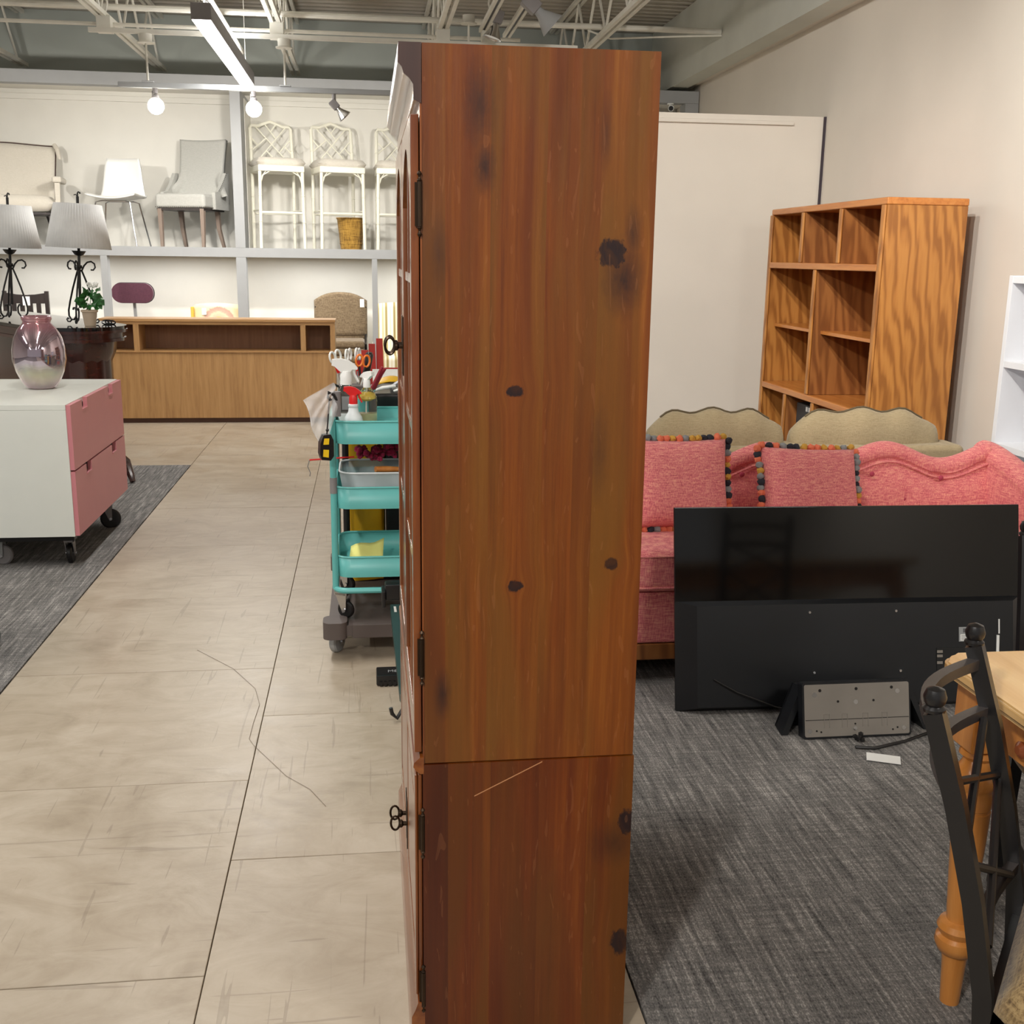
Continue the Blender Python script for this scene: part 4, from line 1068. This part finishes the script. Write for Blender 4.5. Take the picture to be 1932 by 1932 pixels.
def stool(label, loc, rz):
    c = thing('bamboo_bar_stool', label, 'stool', loc, rz, 'cream bamboo style bar stools')
    P = M['creamp']; r = .0165
    def bam(pts, r=r):
        mb = MB(); mb.tube(pts, r, 10)
        a, b = Vector(pts[0]), Vector(pts[-1]); n = max(1, int((b - a).length / .2))
        for i in range(1, n):
            p = a + (b - a) * (i / n)
            if len(pts) == 2: mb.ball(p, r * 1.18, 2, (1, 1, .5))
        return mb
    hw = .205
    for s in (-1, 1):
        bam([(s * .215, -.2, 0), (s * .205, -.2, .74)]).build('front_leg', P, c)
        bam([(s * hw, .22, 0), (s * hw, .2, .74)]).build('rear_leg', P, c)
        bam([(s * hw, .2, .74), (s * .2, .26, 1.15)]).build('back_post', P, c)
        MB().tube([(s * .2, -.2, .36), (s * .2, .2, .36)], .01, 8).build('stretcher', P, c)
        for i, (ax) in enumerate((0,)):
            MB().tube([(s * .195, -.2, .62), (s * .175, -.2, .68), (s * .12, -.2, .712), (s * .1, -.2, .72)], .006, 6).build('corner_bracket', P, c)
            MB().tube([(s * .19, -.205, .665), (s * .15, -.205, .715)], .004, 6).build('corner_bracket', P, c)
    MB().box(-.225, -.225, .715, .225, .225, .775, bev=.012).build('apron', P, c)
    cushion(.47, .47, .1, 16, .28, 0, 8).xf(Matrix.Translation((0, 0, .80)) @ Matrix.Rotation(PI / 2, 4, 'X')).build('seat_cushion', M['seatw'], c, smooth=70)
    MB().tube([(-.21, -.2, .335), (.21, -.2, .335)], .0125, 8).build('footrest', P, c)
    MB().tube([(-.2, .215, .335), (.2, .215, .335)], .01, 8).build('stretcher', P, c)
    def B(x, z): return (x, .2 + .06 * (z - .74) / .41, z)
    crest = [B(-.2, 1.15), B(-.185, 1.172), B(-.12, 1.17), B(-.06, 1.195), B(0, 1.215), B(.06, 1.195), B(.12, 1.17), B(.185, 1.172), B(.2, 1.15)]
    MB().tube(crest, .0155, 10).build('crest_rail', P, c)
    MB().tube([B(-.2, .825), B(.2, .825)], .009, 8).build('back_rail', P, c)
    F = [((-.15, 1.165), (.16, .83)), ((.15, 1.165), (-.15, .83)), ((-.055, 1.19), (.045, 1.06)), ((.055, 1.19), (.0, 1.12)), ((-.2, 1.06), (-.13, .985)), ((-.05, 1.055), (-.2, .93)), ((.2, 1.06), (.075, .925)), ((.13, .985), (.2, .91)), ((-.055, .94), (.05, .83)), ((.0, .885), (-.05, .83))]
    for a, b in F: MB().tube([B(*a), B(*b)], .0068, 8).build('fret_rod', P, c)
    return c
s1 = stool('cream fretwork bar stool closest to the column, seat turned right', (-.895, 11.96, ZS), math.radians(16))
s1.scale = (1.04, 1.0, 1.045)
dup(s1, (-.285, 11.98, ZS), math.radians(15), 'cream fretwork bar stool with the gold basket showing under it')
dup(s1, (.335, 12.0, ZS), math.radians(2), 'cream bar stool half hidden by the pine cabinet cornice')
t = thing('waste_basket', 'gold woven tapered waste basket under the second bar stool', 'basket', (-.16, 12.03, ZS))
MB().lathe([(.11, 0), (.142, .30), (.147, .305), (.147, .32), (.138, .32), (.134, .3), (.104, .01), (.001, .01)], n=40, cap=False).build('basket_body', M['gold'], t)
MB().lathe([(.117, .05), (.119, .055), (.119, .065), (.117, .07)], n=40, cap=False).build('band', M['gold'], t)
MB().tube([(.147 * math.cos(2 * PI * i / 30), .147 * math.sin(2 * PI * i / 30), .315) for i in range(30)], .006, 6, closed=True).build('rim', M['gold'], t)

# ================================================================ CHAIRS IN THE LOWER BAYS
t = thing('task_stool', 'drafting stool with oval maroon backrest behind the counter', 'chair', (-2.40, 12.0, 0))
MB().prism(rrect(-.207, -.1, .207, .1, .095, 8), 'y', -.02, .03).xf(Matrix.Translation((0, 0, 1.08))).build('backrest', M['maroon'], t, smooth=60)
MB().prism(rrect(-.213, -.105, .213, .105, .1, 8), 'y', .0305, .045).xf(Matrix.Translation((0, 0, 1.08))).build('back_shell', M['dark'], t)
MB().tube([(.0, .05, 1.05), (.0, .09, .8), (0, .1, .62)], .02, 4).build('back_bar', M['beam'], t)
MB().lathe([(.2, .55), (.22, .58), (.2, .62)], cy=-.08, n=28).build('seat', M['maroon'], t)
MB().tube([(0, -.08, .1), (0, -.08, .55)], .025, 12).build('gas_lift', M['dark'], t)
for k in range(5):
    a = 2 * PI * k / 5; MB().tube([(0, -.08, .11), (.28 * math.cos(a), -.08 + .28 * math.sin(a), .06)], .016, 8).build('base_arm', M['dark'], t)
    MB().ball((.28 * math.cos(a), -.08 + .28 * math.sin(a), .028), .027, 2).build('caster_wheel', M['dark'], t)

def patt():
    t_ = NT('medallion_tapestry')
    sep = t_.n('SeparateXYZ'); t_.l(t_.coord(), sep.inputs[0])
    dx = t_.math('SUBTRACT', sep.outputs[0], .02); dz = t_.math('SUBTRACT', sep.outputs[2], .78)
    r = t_.math('SQRT', t_.math('ADD', t_.math('MULTIPLY', dx, dx), t_.math('MULTIPLY', dz, dz)))
    n = t_.noise(t_.coord(), 34, 3, .6, 1)
    c = t_.ramp(t_.math('ADD', t_.math('MULTIPLY', r, 3.2), t_.math('MULTIPLY', n, .16)), [(.0, (222, 190, 70)), (.24, (222, 190, 70)), (.3, (214, 184, 160)), (.42, (226, 208, 176)), (.47, (206, 168, 150)), (.58, (190, 156, 140)), (.63, (230, 214, 182)), (.9, (226, 206, 160))])
    t_.set(base=c, rough=.9); return t_.m
t = thing('tapestry_chair', 'chair with yellow and cream medallion tapestry back behind the counter', 'chair', (-1.575, 12.02, 0))
def tb(u, v):
    x = 2 * u - 1; return Vector((x * .235, .1 + .02 * v - .03 * (1 - x * x), .45 + .51 * v + .022 * (1 - x * x) * v - (.02 if abs(x) > .9 else 0) * v))
MB().grid(tb, 20, 12).build('backrest', patt(), t, solid=.05, smooth=70)
MB().box(-.24, -.4, .36, .24, .08, .47, bev=.03, seg=3).build('seat', patt(), t, smooth=60)
MB().box(-.15, .052, .86, -.105, .055, .93).build('price_tag', M['tag'], t)
for sx in (-1, 1):
    for y in (-.37, .1): MB().tube([(sx * .2, y, .37), (sx * .2, y, 0)], [.025, .017], 8).build('leg', M['darkleg'], t)
    MB().box(sx * .25 - .015, .06, .42, sx * .25 + .015, .12, .94, bev=.006).build('side_trim', plain('ochre_trim', (206, 172, 70), .8), t)

def stackchair(label, z, full):
    c = thing('stacking_chair', label, 'chair', (-.285, 11.97, z), 0, 'brown stacking chairs in the lower bay')
    MB().box(-.24, -.42, .40, .25, .06, .475, bev=.03, seg=4).build('seat', M['brownf'], c, smooth=60)
    def f(u, v):
        x = 2 * u - 1
        hw = .27 * (1 - .13 * max(0, .35 - v) / .35)
        return Vector((x * hw, .1 + .06 * v - .05 * (1 - x * x), .50 + v * (.36 + .09 * (1 - abs(x) ** 2.4))))
    MB().grid(f, 22, 14).build('backrest', M['brownf'], c, solid=.05, smooth=70)
    for s in (-1, 1):
        MB().tube([(s * .262, .13, .80), (s * .262, .12, .52), (s * .262, -.05, .43), (s * .262, -.3, .43), (s * .262, -.34, .0)], .013, 8).build('frame_tube', M['dark'], c)
        MB().tube([(s * .262, -.03, .43), (s * .262, .16, 0)], .013, 8).build('rear_leg', M['dark'], c)
    return c
c1 = stackchair('brown patterned chair on top of the stack, white tag on its back', .155, True)
MB().box(.205, -.0, .80, .25, .003, .885).build('price_tag', M['tag'], c1)
for z, l in ((.08, 'brown patterned chair in the middle of the stack'), (.005, 'brown patterned chair at the bottom of the stack')):
    c = stackchair(l, z, False)
t = thing('striped_armchair', 'cream and olive striped armchair behind the red chair', 'armchair', (.42, 12.05, 0))
def stripes():
    t_ = NT('striped_upholstery'); sep = t_.n('SeparateXYZ'); t_.l(t_.coord(), sep.inputs[0])
    w = t_.math('SINE', t_.math('MULTIPLY', sep.outputs[0], 150)); w2 = t_.math('SINE', t_.math('MULTIPLY', sep.outputs[0], 62))
    f = t_.math('ADD', t_.math('MULTIPLY', t_.math('ADD', w, w2), .25), .5)
    t_.set(base=t_.ramp(f, [(.15, (158, 140, 92)), (.35, (206, 190, 140)), (.6, (232, 226, 204)), (.9, (240, 236, 222))]), rough=.9); return t_.m
SM = stripes()
def sb(u, v):
    x = 2 * u - 1; return Vector((x * .31, .12 + .1 * v, .40 + .575 * v + .02 * (1 - x * x) * v))
MB().grid(sb, 16, 12).build('backrest', SM, t, solid=.1, smooth=70)
MB().box(-.27, -.42, .22, .27, .1, .46, bev=.04, seg=3).build('seat', SM, t, smooth=60)
MB().box(-.3, -.4, .1, .3, .14, .22, bev=.01).build('seat_base', SM, t)
for s in (-1, 1): 
    MB().box(s * .33 - .045, -.40, .1, s * .33 + .045, .14, .6, bev=.035, seg=4).build('arm', SM, t, smooth=60)
    for y in (-.36, .1): MB().tube([(s * .3, y, .1), (s * .3, y, 0)], .02, 8).build('leg', M['darkleg'], t)
t = thing('slat_back_chair', 'dark brown slat-back wooden chair with white tag, behind left lamp', 'chair', (-3.46, 12.0, 0))
for s in (-1, 1):
    MB().box(s * .205 - .02, .0, 0, s * .205 + .02, .035, 1.09, bev=.004).build('back_post', M['darkleg'], t)
    MB().tube([(s * .2, -.4, .44), (s * .2, -.4, 0)], .022, 4).build('leg', M['darkleg'], t)
MB().prism([(-.185, .965), (.185, .965), (.185, 1.07), (.09, 1.055), (0, 1.05), (-.09, 1.055), (-.185, 1.07)], 'y', .005, .025).build('top_rail', M['darkleg'], t)
for x in (-.12, -.04, .04, .12): MB().box(x - .022, .008, .48, x + .022, .022, .965).build('slat', M['darkleg'], t)
MB().box(-.22, -.42, .43, .22, .02, .47, bev=.01).build('seat', M['darkleg'], t)
MB().box(-.03, .0, .945, .04, .0045, 1.035).build('price_tag', M['tag'], t)

# red chair
t = thing('red_slat_chair', 'red painted slatted wooden chair behind the trolley', 'chair', (.0, 6.55, 0))
for k, (x, zt, ln) in enumerate(((-.012, .955, .02), (.028, .99, .05), (.072, 1.02, .05))):
    MB().prism([(x - .022, .40), (x + .03, .40), (x + .012 + .0, zt), (x - .026, zt)], 'y', .02 * k, .02 * k + .018).build('back_slat', M['redw'], t)
MB().tube([(.06, .0, .845), (.5, .0, .845)], .012, 4).build('arm_rail', M['redw'], t)
MB().tube([(.05, .03, .80), (.5, .03, .80)], .012, 4).build('arm_rail', M['redw'], t)
MB().box(-.04, -.4, .36, .5, .1, .395).build('seat', M['redw'], t)
for x in (0, .45):
    for y in (-.36, .06): MB().tube([(x, y, .36), (x, y, 0)], .02, 4).build('leg', M['redw'], t)
MB().box(-.075, .04, .80, -.03, .06, .95, bev=.006).build('arm_end', M['redw'], t)
t = thing('folding_table', 'white edged table seen edge on behind the trolley', 'table', (.02, 5.5, 0))
MB().box(.0, 0, .885, .5, .5, .90).build('tabletop', M['whitep'], t)
MB().box(.02, .02, .84, .48, .48, .884).build('apron', M['dark'], t)
for x in (.06, .44):
    for y in (.06, .44): MB().tube([(x, y, .84), (x, y, 0)], .015, 8).build('leg', M['dark'], t)

# ================================================================ JANITOR CART AND TEAL TROLLEY
t = thing('janitor_cart', 'grey cleaning cart platform with yellow bag under the teal trolley', 'cart', (-.175, 3.98, 0))
MB().prism(rrect(.01, .01, .62, 1.0, .03), 'z', .098, .14).build('platform', M['greyp'], t)
MB().box(.10, .0, .092, .6, .03, .146, bev=.004).build('front_lip', M['greyp'], t)
for x, y in ((.035, .04), (.595, .04), (.035, .97), (.595, .97)):
    MB().prism(rrect(x - .045, y - .05, x + .045, y + .05, .03), 'z', .09, .155).build('corner_bumper', M['greyp'], t)
for x, y in ((.03, .10), (.56, .10), (.03, .88), (.56, .88)): caster(t, x, y, .045, 1.1, M['lgrey'], M['chrome'], .098, .03)
MB().tube([(.075, .53, .14), (.075, .53, .93)], .014, 10).build('upright', M['dark'], t)
MB().tube([(.59, .53, .14), (.59, .53, .93)], .014, 10).build('upright', M['dark'], t)
def ybag(u, v):
    a = 2 * PI * u
    w = .075 + .01 * v + .004 * math.sin(5 * a) * (1 - v) ; d = .1
    sq = lambda c: math.copysign(abs(c) ** .45, c)
    return Vector((.155 + (w + .004 * math.sin(a * 7 + v * 9)) * sq(math.cos(a)), .69 + d * sq(math.sin(a)), .145 + .68 * v + .004 * math.sin(a * 4)))
MB().grid(ybag, 48, 16, closeu=True).build('yellow_bag', M['yellow'], t, smooth=70)
MB().box(.24, .60, .145, .60, .95, .80, bev=.01).build('black_bin', M['dark'], t)
MB().box(.18, .56, .86, .60, .95, .945, bev=.015).build('top_tray', M['satin'], t)
MB().box(.03, .56, .30, .05, .60, .86).build('side_pole', M['greyp'], t)

t = thing('utility_trolley', 'teal metal three-tier trolley holding spray bottles', 'trolley', (-.13, 4.05, .145))
TWd, TD = .40, .40
def tray(z0, z1):
    P0 = rrect(.004, .004, TWd - .004, TD - .004, .05); P1 = rrect(0, 0, TWd, TD, .055)
    mb = MB()
    a = [mb.b.verts.new((x, y, z0)) for x, y in P0]; b = [mb.b.verts.new((x, y, z1)) for x, y in P1]
    mb.b.faces.new(a)
    for i in range(len(a)): mb.b.faces.new((a[i], a[(i + 1) % len(a)], b[(i + 1) % len(a)], b[i]))
    o = mb.build('tray', M['teal'], t, solid=.003, smooth=40)
    MB().tube([(x, y, z1) for x, y in P1], .0045, 6, closed=True).build('tray_rim', M['teal'], o)
for z0, z1 in ((.675, .757), (.43, .51), (.165, .243)): tray(z0, z1)
MB().prism(rrect(.01, .01, TWd - .01, TD - .01, .045), 'z', .713, .716).build('tray_liner', M['teal'], t)
for y in (.03, TD - .03):
    for x in (-.006, TWd + .006):
        MB().tube([(x, y, .115), (x, y, .765)], .0125, 12).build('post', M['teal'], t)
MB().tube([(-.006, .03, .765), (-.006, TD / 2, .775), (-.006, TD - .03, .765)], .0125, 12).build('handle', M['teal'], t)
MB().tube([(x, y, .115) for x, y in rrect(-.006, -.006, TWd + .006, TD + .006, .045)], .0115, 10, closed=True).build('bottom_frame', M['teal'], t)
for x, y in ((.015, .03), (TWd - .01, .03), (.015, TD - .03), (TWd - .01, TD - .03)): caster(t, x, y, .034, -.5, M['dark'], M['chrome'], .104, .02)
tp_ = MB().tube([(-.006, .03, .485), (-.006, .03, .545)], .0138, 12).build('duct_tape', M['greyfix'], t, label='grey tape wrapped round the post')
TZ = .145 + .7165
def bottle(label, loc, prof, body, head, hs=1, rz=0, extra=None):
    b = thing('spray_bottle', label, 'bottle', loc, rz)
    MB().lathe(prof, n=28).build('bottle_body', body, b)
    z = prof[-1][1]
    MB().lathe([(.0155 * hs, z - .004), (.0155 * hs, z + .02 * hs), (.012 * hs, z + .032 * hs)], n=20).build('collar', head, b)
    MB().prism([(-.034, .062), (-.036, .047), (-.028, .044), (-.020, .036), (-.013, .03), (.012, .03), (.016, .036), (.030, .036), (.031, .040), (.022, .050), (.008, .059), (-.012, .064)], 'y', -.009, .009).xf(Matrix.Translation((0, 0, z)) @ Matrix.Scale(hs, 4)).build('spray_head', head, b)
    MB().tube([(.018, 0, .04), (.023, 0, .022), (.032, 0, .004)], .0035, 6).xf(Matrix.Translation((0, 0, z)) @ Matrix.Scale(hs, 4)).build('trigger', head, b)
    return b
bottle('white plastic spray bottle with red sprayer on the top tray', (-.058, 4.115, TZ), [(.03, 0), (.033, .004), (.034, .04), (.031, .052), (.02, .068), (.017, .085), (.019, .088), (.019, .096), (.014, .1)], plain('milky_plastic', (222, 226, 226), .4), M['redp'])
bb = bottle('clear spray bottle with large white sprayer, behind the red one', (-.085, 4.20, TZ), [(.032, 0), (.034, .005), (.034, .12), (.03, .138), (.018, .158), (.014, .165)], M['clear'], M['whitep'], 1.45, 0)
MB().box(-.016, -.0362, .07, .012, -.0345, .12).build('bottle_label', M['lgrey'], bb)
MB().lathe([(.033, .002), (.0345, .003), (.0345, .055), (.033, .056)], n=28, cap=False).build('lower_label', M['paper'], bb)
bb = bottle('clear bottle of pale liquid with slim white sprayer', (-.008, 4.19, TZ), [(.036, 0), (.038, .004), (.038, .115), (.03, .13), (.015, .15), (.012, .155)], M['clear'], M['whitep'], .9, 2.4)
MB().lathe([(.034, .003), (.035, .004), (.035, .055), (.001, .056)], n=24).build('liquid', plain('straw_liquid', (214, 208, 160), .2), bb)
MB().lathe([(.012, .1), (.026, .108), (.026, .12), (.014, .13)], n=20).build('sponge', plain('yellow_sponge', (228, 196, 84), .9), bb)
MB().tube([(0, 0, .15), (.004, 0, .05)], .0025, 6).build('dip_tube', M['whitep'], bb)
t = thing('tool_caddy', 'dark grey tool holder on the left end of the trolley', 'caddy', (-.118, 4.32, TZ))
MB().prism(rrect(0, 0, .10, .1, .01), 'z', 0, .14).build('holder', M['greyp'], t)
MB().tube([(-.0, .0, .14), (-.015, -.02, .15), (-.02, -.03, .135)], .005, 8).build('clip', M['dark'], t)
def scissors(label, loc, c1, c2, rz, tilt_):
    s = thing('scissors', label, 'scissors', loc, rz, 'handles standing in the tool caddy')
    R = Matrix.Rotation(tilt_, 4, 'Y')
    for sg in (-1, 1):
        P = [(sg * (.014 + .013 * math.cos(a)), 0, .115 + .022 * math.sin(a)) for a in [i * PI / 8 for i in range(16)]]
        h = MB().tube(P, .0042, 8, closed=True).xf(R).build('handle', M[c1], s)
        MB().tube([(sg * .012, 0, .093), (sg * .003, 0, .05)], .0045, 6).xf(R).build('shank', M[c2], h)
    MB().prism([(-.006, .05), (.006, .05), (.001, -.02), (-.001, -.02)], 'y', -.001, .001).xf(R).build('blade', M['chrome'], s)
M['navy'] = plain('navy_plastic', (34, 54, 84), .4)
zc = TZ + .141 - .0
scissors('white handled scissors standing leftmost in the caddy', (-.105, 4.36, zc), 'whitep', 'redp', .7, -.25)
scissors('navy and white scissors standing second in the caddy', (-.075, 4.38, zc), 'whitep', 'navy', 1.15, -.05)
scissors('white scissors with maroon grips behind the orange pair', (-.045, 4.40, zc), 'whitep', 'redp', 1.2, .1)
scissors('orange handled scissors standing in the caddy', (-.035, 4.35, zc - .02), 'orange', 'dark', .2, .12)
t = thing('screwdriver', 'thick black tool handle standing right of orange scissors', 'tool', (-.012, 4.385, zc))
MB().tube([(0, 0, -.02), (.006, 0, .05), (.016, 0, .115), (.017, 0, .125)], [.008, .012, .016, .010], 12).build('handle', M['satin'], t)
MB().tube([(0, 0, -.06), (0, 0, -.02)], .004, 8).build('shaft', M['chrome'], t)
for i, l in enumerate(('dark red pliers handle leaning right', 'second dark red pliers handle leaning right')):
    t = thing('pliers', l, 'tool', (.008 + i * .012, 4.36 + i * .02, zc - .02))
    MB().tube([(0, 0, 0), (.03, 0, .06), (.045, 0, .09 - i * .008)], [.006, .007, .006], 10).build('handle', plain('dark_red_grip', (140, 24, 40), .4), t)
    MB().tube([(-.01, 0, -.03), (0, 0, 0)], .006, 8).build('jaw', M['chrome'], t)

# bag, tape measure, duster
def bagf(u, v, off=0):
    A, B, Cc, Dd = Vector((-.125, 4.02, 1.05)), Vector((-.235, 4.03, .985)), Vector((-.172, 4.03, .80)), Vector((-.118, 4.02, .96))
    p = (A * (1 - u) + B * u) * (1 - v) + (Dd * (1 - u) + Cc * u) * v
    p.y += .008 * math.sin(u * 9 + v * 4) + .005 * math.sin(v * 21 - u * 6) + off * math.sin(PI * u)
    p.x += .006 * math.sin(v * 8); return p
t = thing('plastic_bag', 'crumpled clear plastic bag hanging off the trolley corner', 'bag', (0, 0, 0))
mb = MB(); mb.grid(lambda u, v: bagf(u, v, -.022), 16, 16); mb.grid(lambda u, v: bagf(u, v, .022), 16, 16); mb.build('bag_film', M['film'], t, smooth=70)
MB().tube([bagf(1, i / 10) for i in range(11)], .0018, 5).build('bag_hem', M['film'], t)
t = thing('tape_measure', 'black and yellow tape measure hanging from a strap on the trolley', 'tape measure', (-.157, 4.0, .775), .25)
MB().prism([(-.02, .0), (.012, -.004), (.024, .012), (.024, .07), (.014, .092), (-.012, .09), (-.024, .06), (-.026, .02)], 'y', -.02, .02).build('case', M['satin'], t)
yl = plain('tape_yellow', (240, 200, 30), .4)
MB().prism([(-.014, .056), (.006, .056), (.008, .078), (-.010, .078)], 'y', -.0218, -.0202).build('yellow_patch', yl, t)
MB().prism([(-.016, .012), (.004, .008), (.006, .036), (-.014, .038)], 'y', -.0218, -.0202).build('yellow_patch', yl, t)
MB().box(.0242, -.012, .015, .026, .012, .06).build('yellow_patch', yl, t)
MB().tube([(.004, 0, .09), (.008, 0, .13), (.018, .01, .215)], .0028, 6).build('strap', M['dark'], t)
MB().ball((.006, 0, .105), .006, 2).build('strap_knot', M['dark'], t)
t = thing('pole_hook', 'black hook clamp holding the tape strap', 'hook', (-.136, 4.012, .985))
MB().tube([(0, 0, 0), (-.01, 0, .012), (-.008, 0, .03), (.01, .01, .02), (.02, .02, .0)], .006, 8).build('hook', M['dark'], t)
MB().tube([(.018, .03, -.06), (.018, .03, .03)], .016, 12).build('clamp', M['greyfix'], t)
t = thing('feather_duster', 'fluffy magenta duster with red rod lying across the middle of trolley', 'duster', (0, 0, 0))
MB().tube([(-.228, 4.20, .735), (-.06, 4.22, .742)], .0032, 8).build('rod', M['redp'], t)
MB().tube([(-.228, 4.20, .735), (-.236, 4.2, .71), (-.226, 4.2, .685), (-.229, 4.2, .672)], .0018, 5).build('cord_loop', M['greyfix'], t)
mb = MB()
for i in range(110):
    x = random.uniform(-.05, .3); a = random.uniform(0, 2 * PI); r = random.uniform(.008, .026)
    mb.ball((x, 4.25 + r * math.cos(a), .752 + r * math.sin(a) + .01 * (x > .06)), random.uniform(.009, .016), 1)
d_ = mb.build('feathers', M['magenta'], t, smooth=80); d_['kind'] = 'stuff'
t = thing('clear_bin', 'translucent bin with green item in the middle tray', 'container', (-.115, 4.075, .579))
mb = MB()
P0 = rrect(.02, .02, .30, .27, .05); P1 = rrect(.0, .0, .32, .29, .06)
a = [mb.b.verts.new((x, y, .0)) for x, y in P0]; b = [mb.b.verts.new((x, y, .125)) for x, y in P1]
mb.b.faces.new(a)
for i in range(len(a)): mb.b.faces.new((a[i], a[(i + 1) % len(a)], b[(i + 1) % len(a)], b[i]))
mb.build('bin_body', plain('frosted_plastic', (176, 186, 188), .35, alpha=.55), t, solid=.002)
MB().tube([(x, y, .126) for x, y in P1], .004, 6, closed=True).build('bin_rim', plain('frosted_rim', (206, 212, 214), .3), t)
t = thing('green_sponge', 'small green scrubber inside the translucent bin', 'sponge', (.05, 4.18, .585))
MB().box(-.03, -.02, 0, .03, .03, .10, bev=.012, seg=3).build('sponge_body', plain('green_plastic', (22, 120, 72), .5), t)
t = thing('wooden_brush', 'bare wooden brush handle resting on the translucent bin', 'brush', (.02, 4.10, .716))
MB().tube([(0, 0, 0), (.04, .02, -.004), (.12, .05, -.012), (.2, .08, -.01)], [.011, .012, .009, .008], 12).build('handle', M['oaky'], t)
MB().box(.2, .06, -.02, .27, .1, .0).build('brush_head', M['oaky'], t)
t = thing('notepaper', 'pale yellow paper lying in the bottom tray', 'paper', (-.09, 4.12, .314))
MB().grid(lambda u, v: Vector((.13 * u + .01 * v, .16 * v, .008 + .028 * v * u + .006 * math.sin(u * 7) + .05 * v)), 8, 8).build('sheet', M['ypaper'], t, solid=.001)
# clutter on the black top tray
t = thing('yellow_cloth', 'folded yellow cloth behind the grey bag on the black tray', 'cloth', (.02, 4.78, .947))
MB().grid(lambda u, v: Vector((.16 * u, .1 * v, .03 * math.sin(PI * u) * (.6 + .4 * v) + .004)), 10, 6).build('cloth', M['yellow'], t, solid=.006)
t = thing('grey_bag', 'shiny grey plastic bag on the black tray', 'bag', (.09, 4.62, .946))
MB().grid(lambda u, v: Vector((.34 * u, .14 * v, .036 * math.sin(PI * u) ** .6 + .008 * math.sin(u * 14 + v * 5) + .01)), 18, 8).build('bag_film', plain('grey_film', (150, 152, 160), .25), t, solid=.004)
for i, (x, w, l) in enumerate(((.02, .09, 'white handled utensil left on the black tray'), (.10, .1, 'white utensil right on the black tray'))):
    t = thing('utensil', l, 'tool', (x, 4.56 - .01 * i, .955), .15 - .1 * i)
    MB().tube([(0, 0, 0), (w * .4, 0, .012), (w, 0, .018)], [.004, .008, .006], 8).build('handle', M['whitep'], t)
    MB().tube([(w, 0, .018), (w + .05, 0, .02)], .003, 6).build('shaft', M['chrome'], t)

# tools on the floor
t = thing('battery_box', 'flat black battery case on the floor by the cabinet', 'box', (.01, 3.72, .0))
MB().box(0, 0, .002, .17, .09, .042, bev=.006).build('case', M['satin'], t)
mb = MB()
for i in range(9): mb.box(.012 + i * .016, -.006, .004, .021 + i * .016, .0005, .02)
mb.build('ribbed_foot', M['dark'], t)
cu = bpy.data.curves.new('lettering', 'FONT'); cu.body = 'M8 50'; cu.size = .03; cu.extrude = .0004
lt = bpy.data.objects.new('lettering', cu); C.objects.link(lt); lt.parent = t; lt.location = (.04, .012, .0425); cu.materials.append(M['lgrey'])
bpy.context.view_layer.update()
me_ = bpy.data.meshes.new_from_object(lt.evaluated_get(bpy.context.evaluated_depsgraph_get())); bpy.data.objects.remove(lt)
lt = bpy.data.objects.new('lettering', me_); C.objects.link(lt); lt.parent = t; lt.location = (.04, .03, .0425)
t = thing('garden_tool', 'dark green tapered tool with black ends beside the cabinet', 'tool', (.075, 3.42, 0))
MB().prism([(-.012, .46), (.10, .46), (.10, .02), (.055, .02), (.012, .10)], 'y', .0, .05).xf(Matrix.Rotation(-.9, 4, 'X')).build('body', M['greenp'], t)
MB().box(-.03, .36, .30, .1, .42, .36, bev=.008).build('head', M['satin'], t)
MB().box(-.042, .34, .28, -.028, .42, .34, bev=.004).build('knob', M['satin'], t)
MB().prism([(.0, .285), (.008, .285), (.012, .262), (.05, .27), (.05, .25), (.004, .25)], 'y', .335, .34).build('white_trim', M['whitep'], t)
MB().tube([(.03, .02, .1), (.02, -.0, .04), (.0, -.01, .012), (-.016, -.012, .03), (-.02, -.012, .05)], .007, 8).build('foot_hook', M['satin'], t)

tag(MB().tube([(x, y, .0016) for x, y in [(-0.674, 4.157), (-0.514, 3.944), (-0.414, 3.739), (-0.386, 3.594), (-0.392, 3.441), (-0.393, 3.318), (-0.372, 3.265), (-0.259, 3.048), (-0.186, 2.957), (-0.137, 2.851)]], .0006, 5).build('thread', plain('grey_thread', (120, 106, 90), .9)), 'thin dark thread curling across the seam of the beige floor tiles', 'thread')
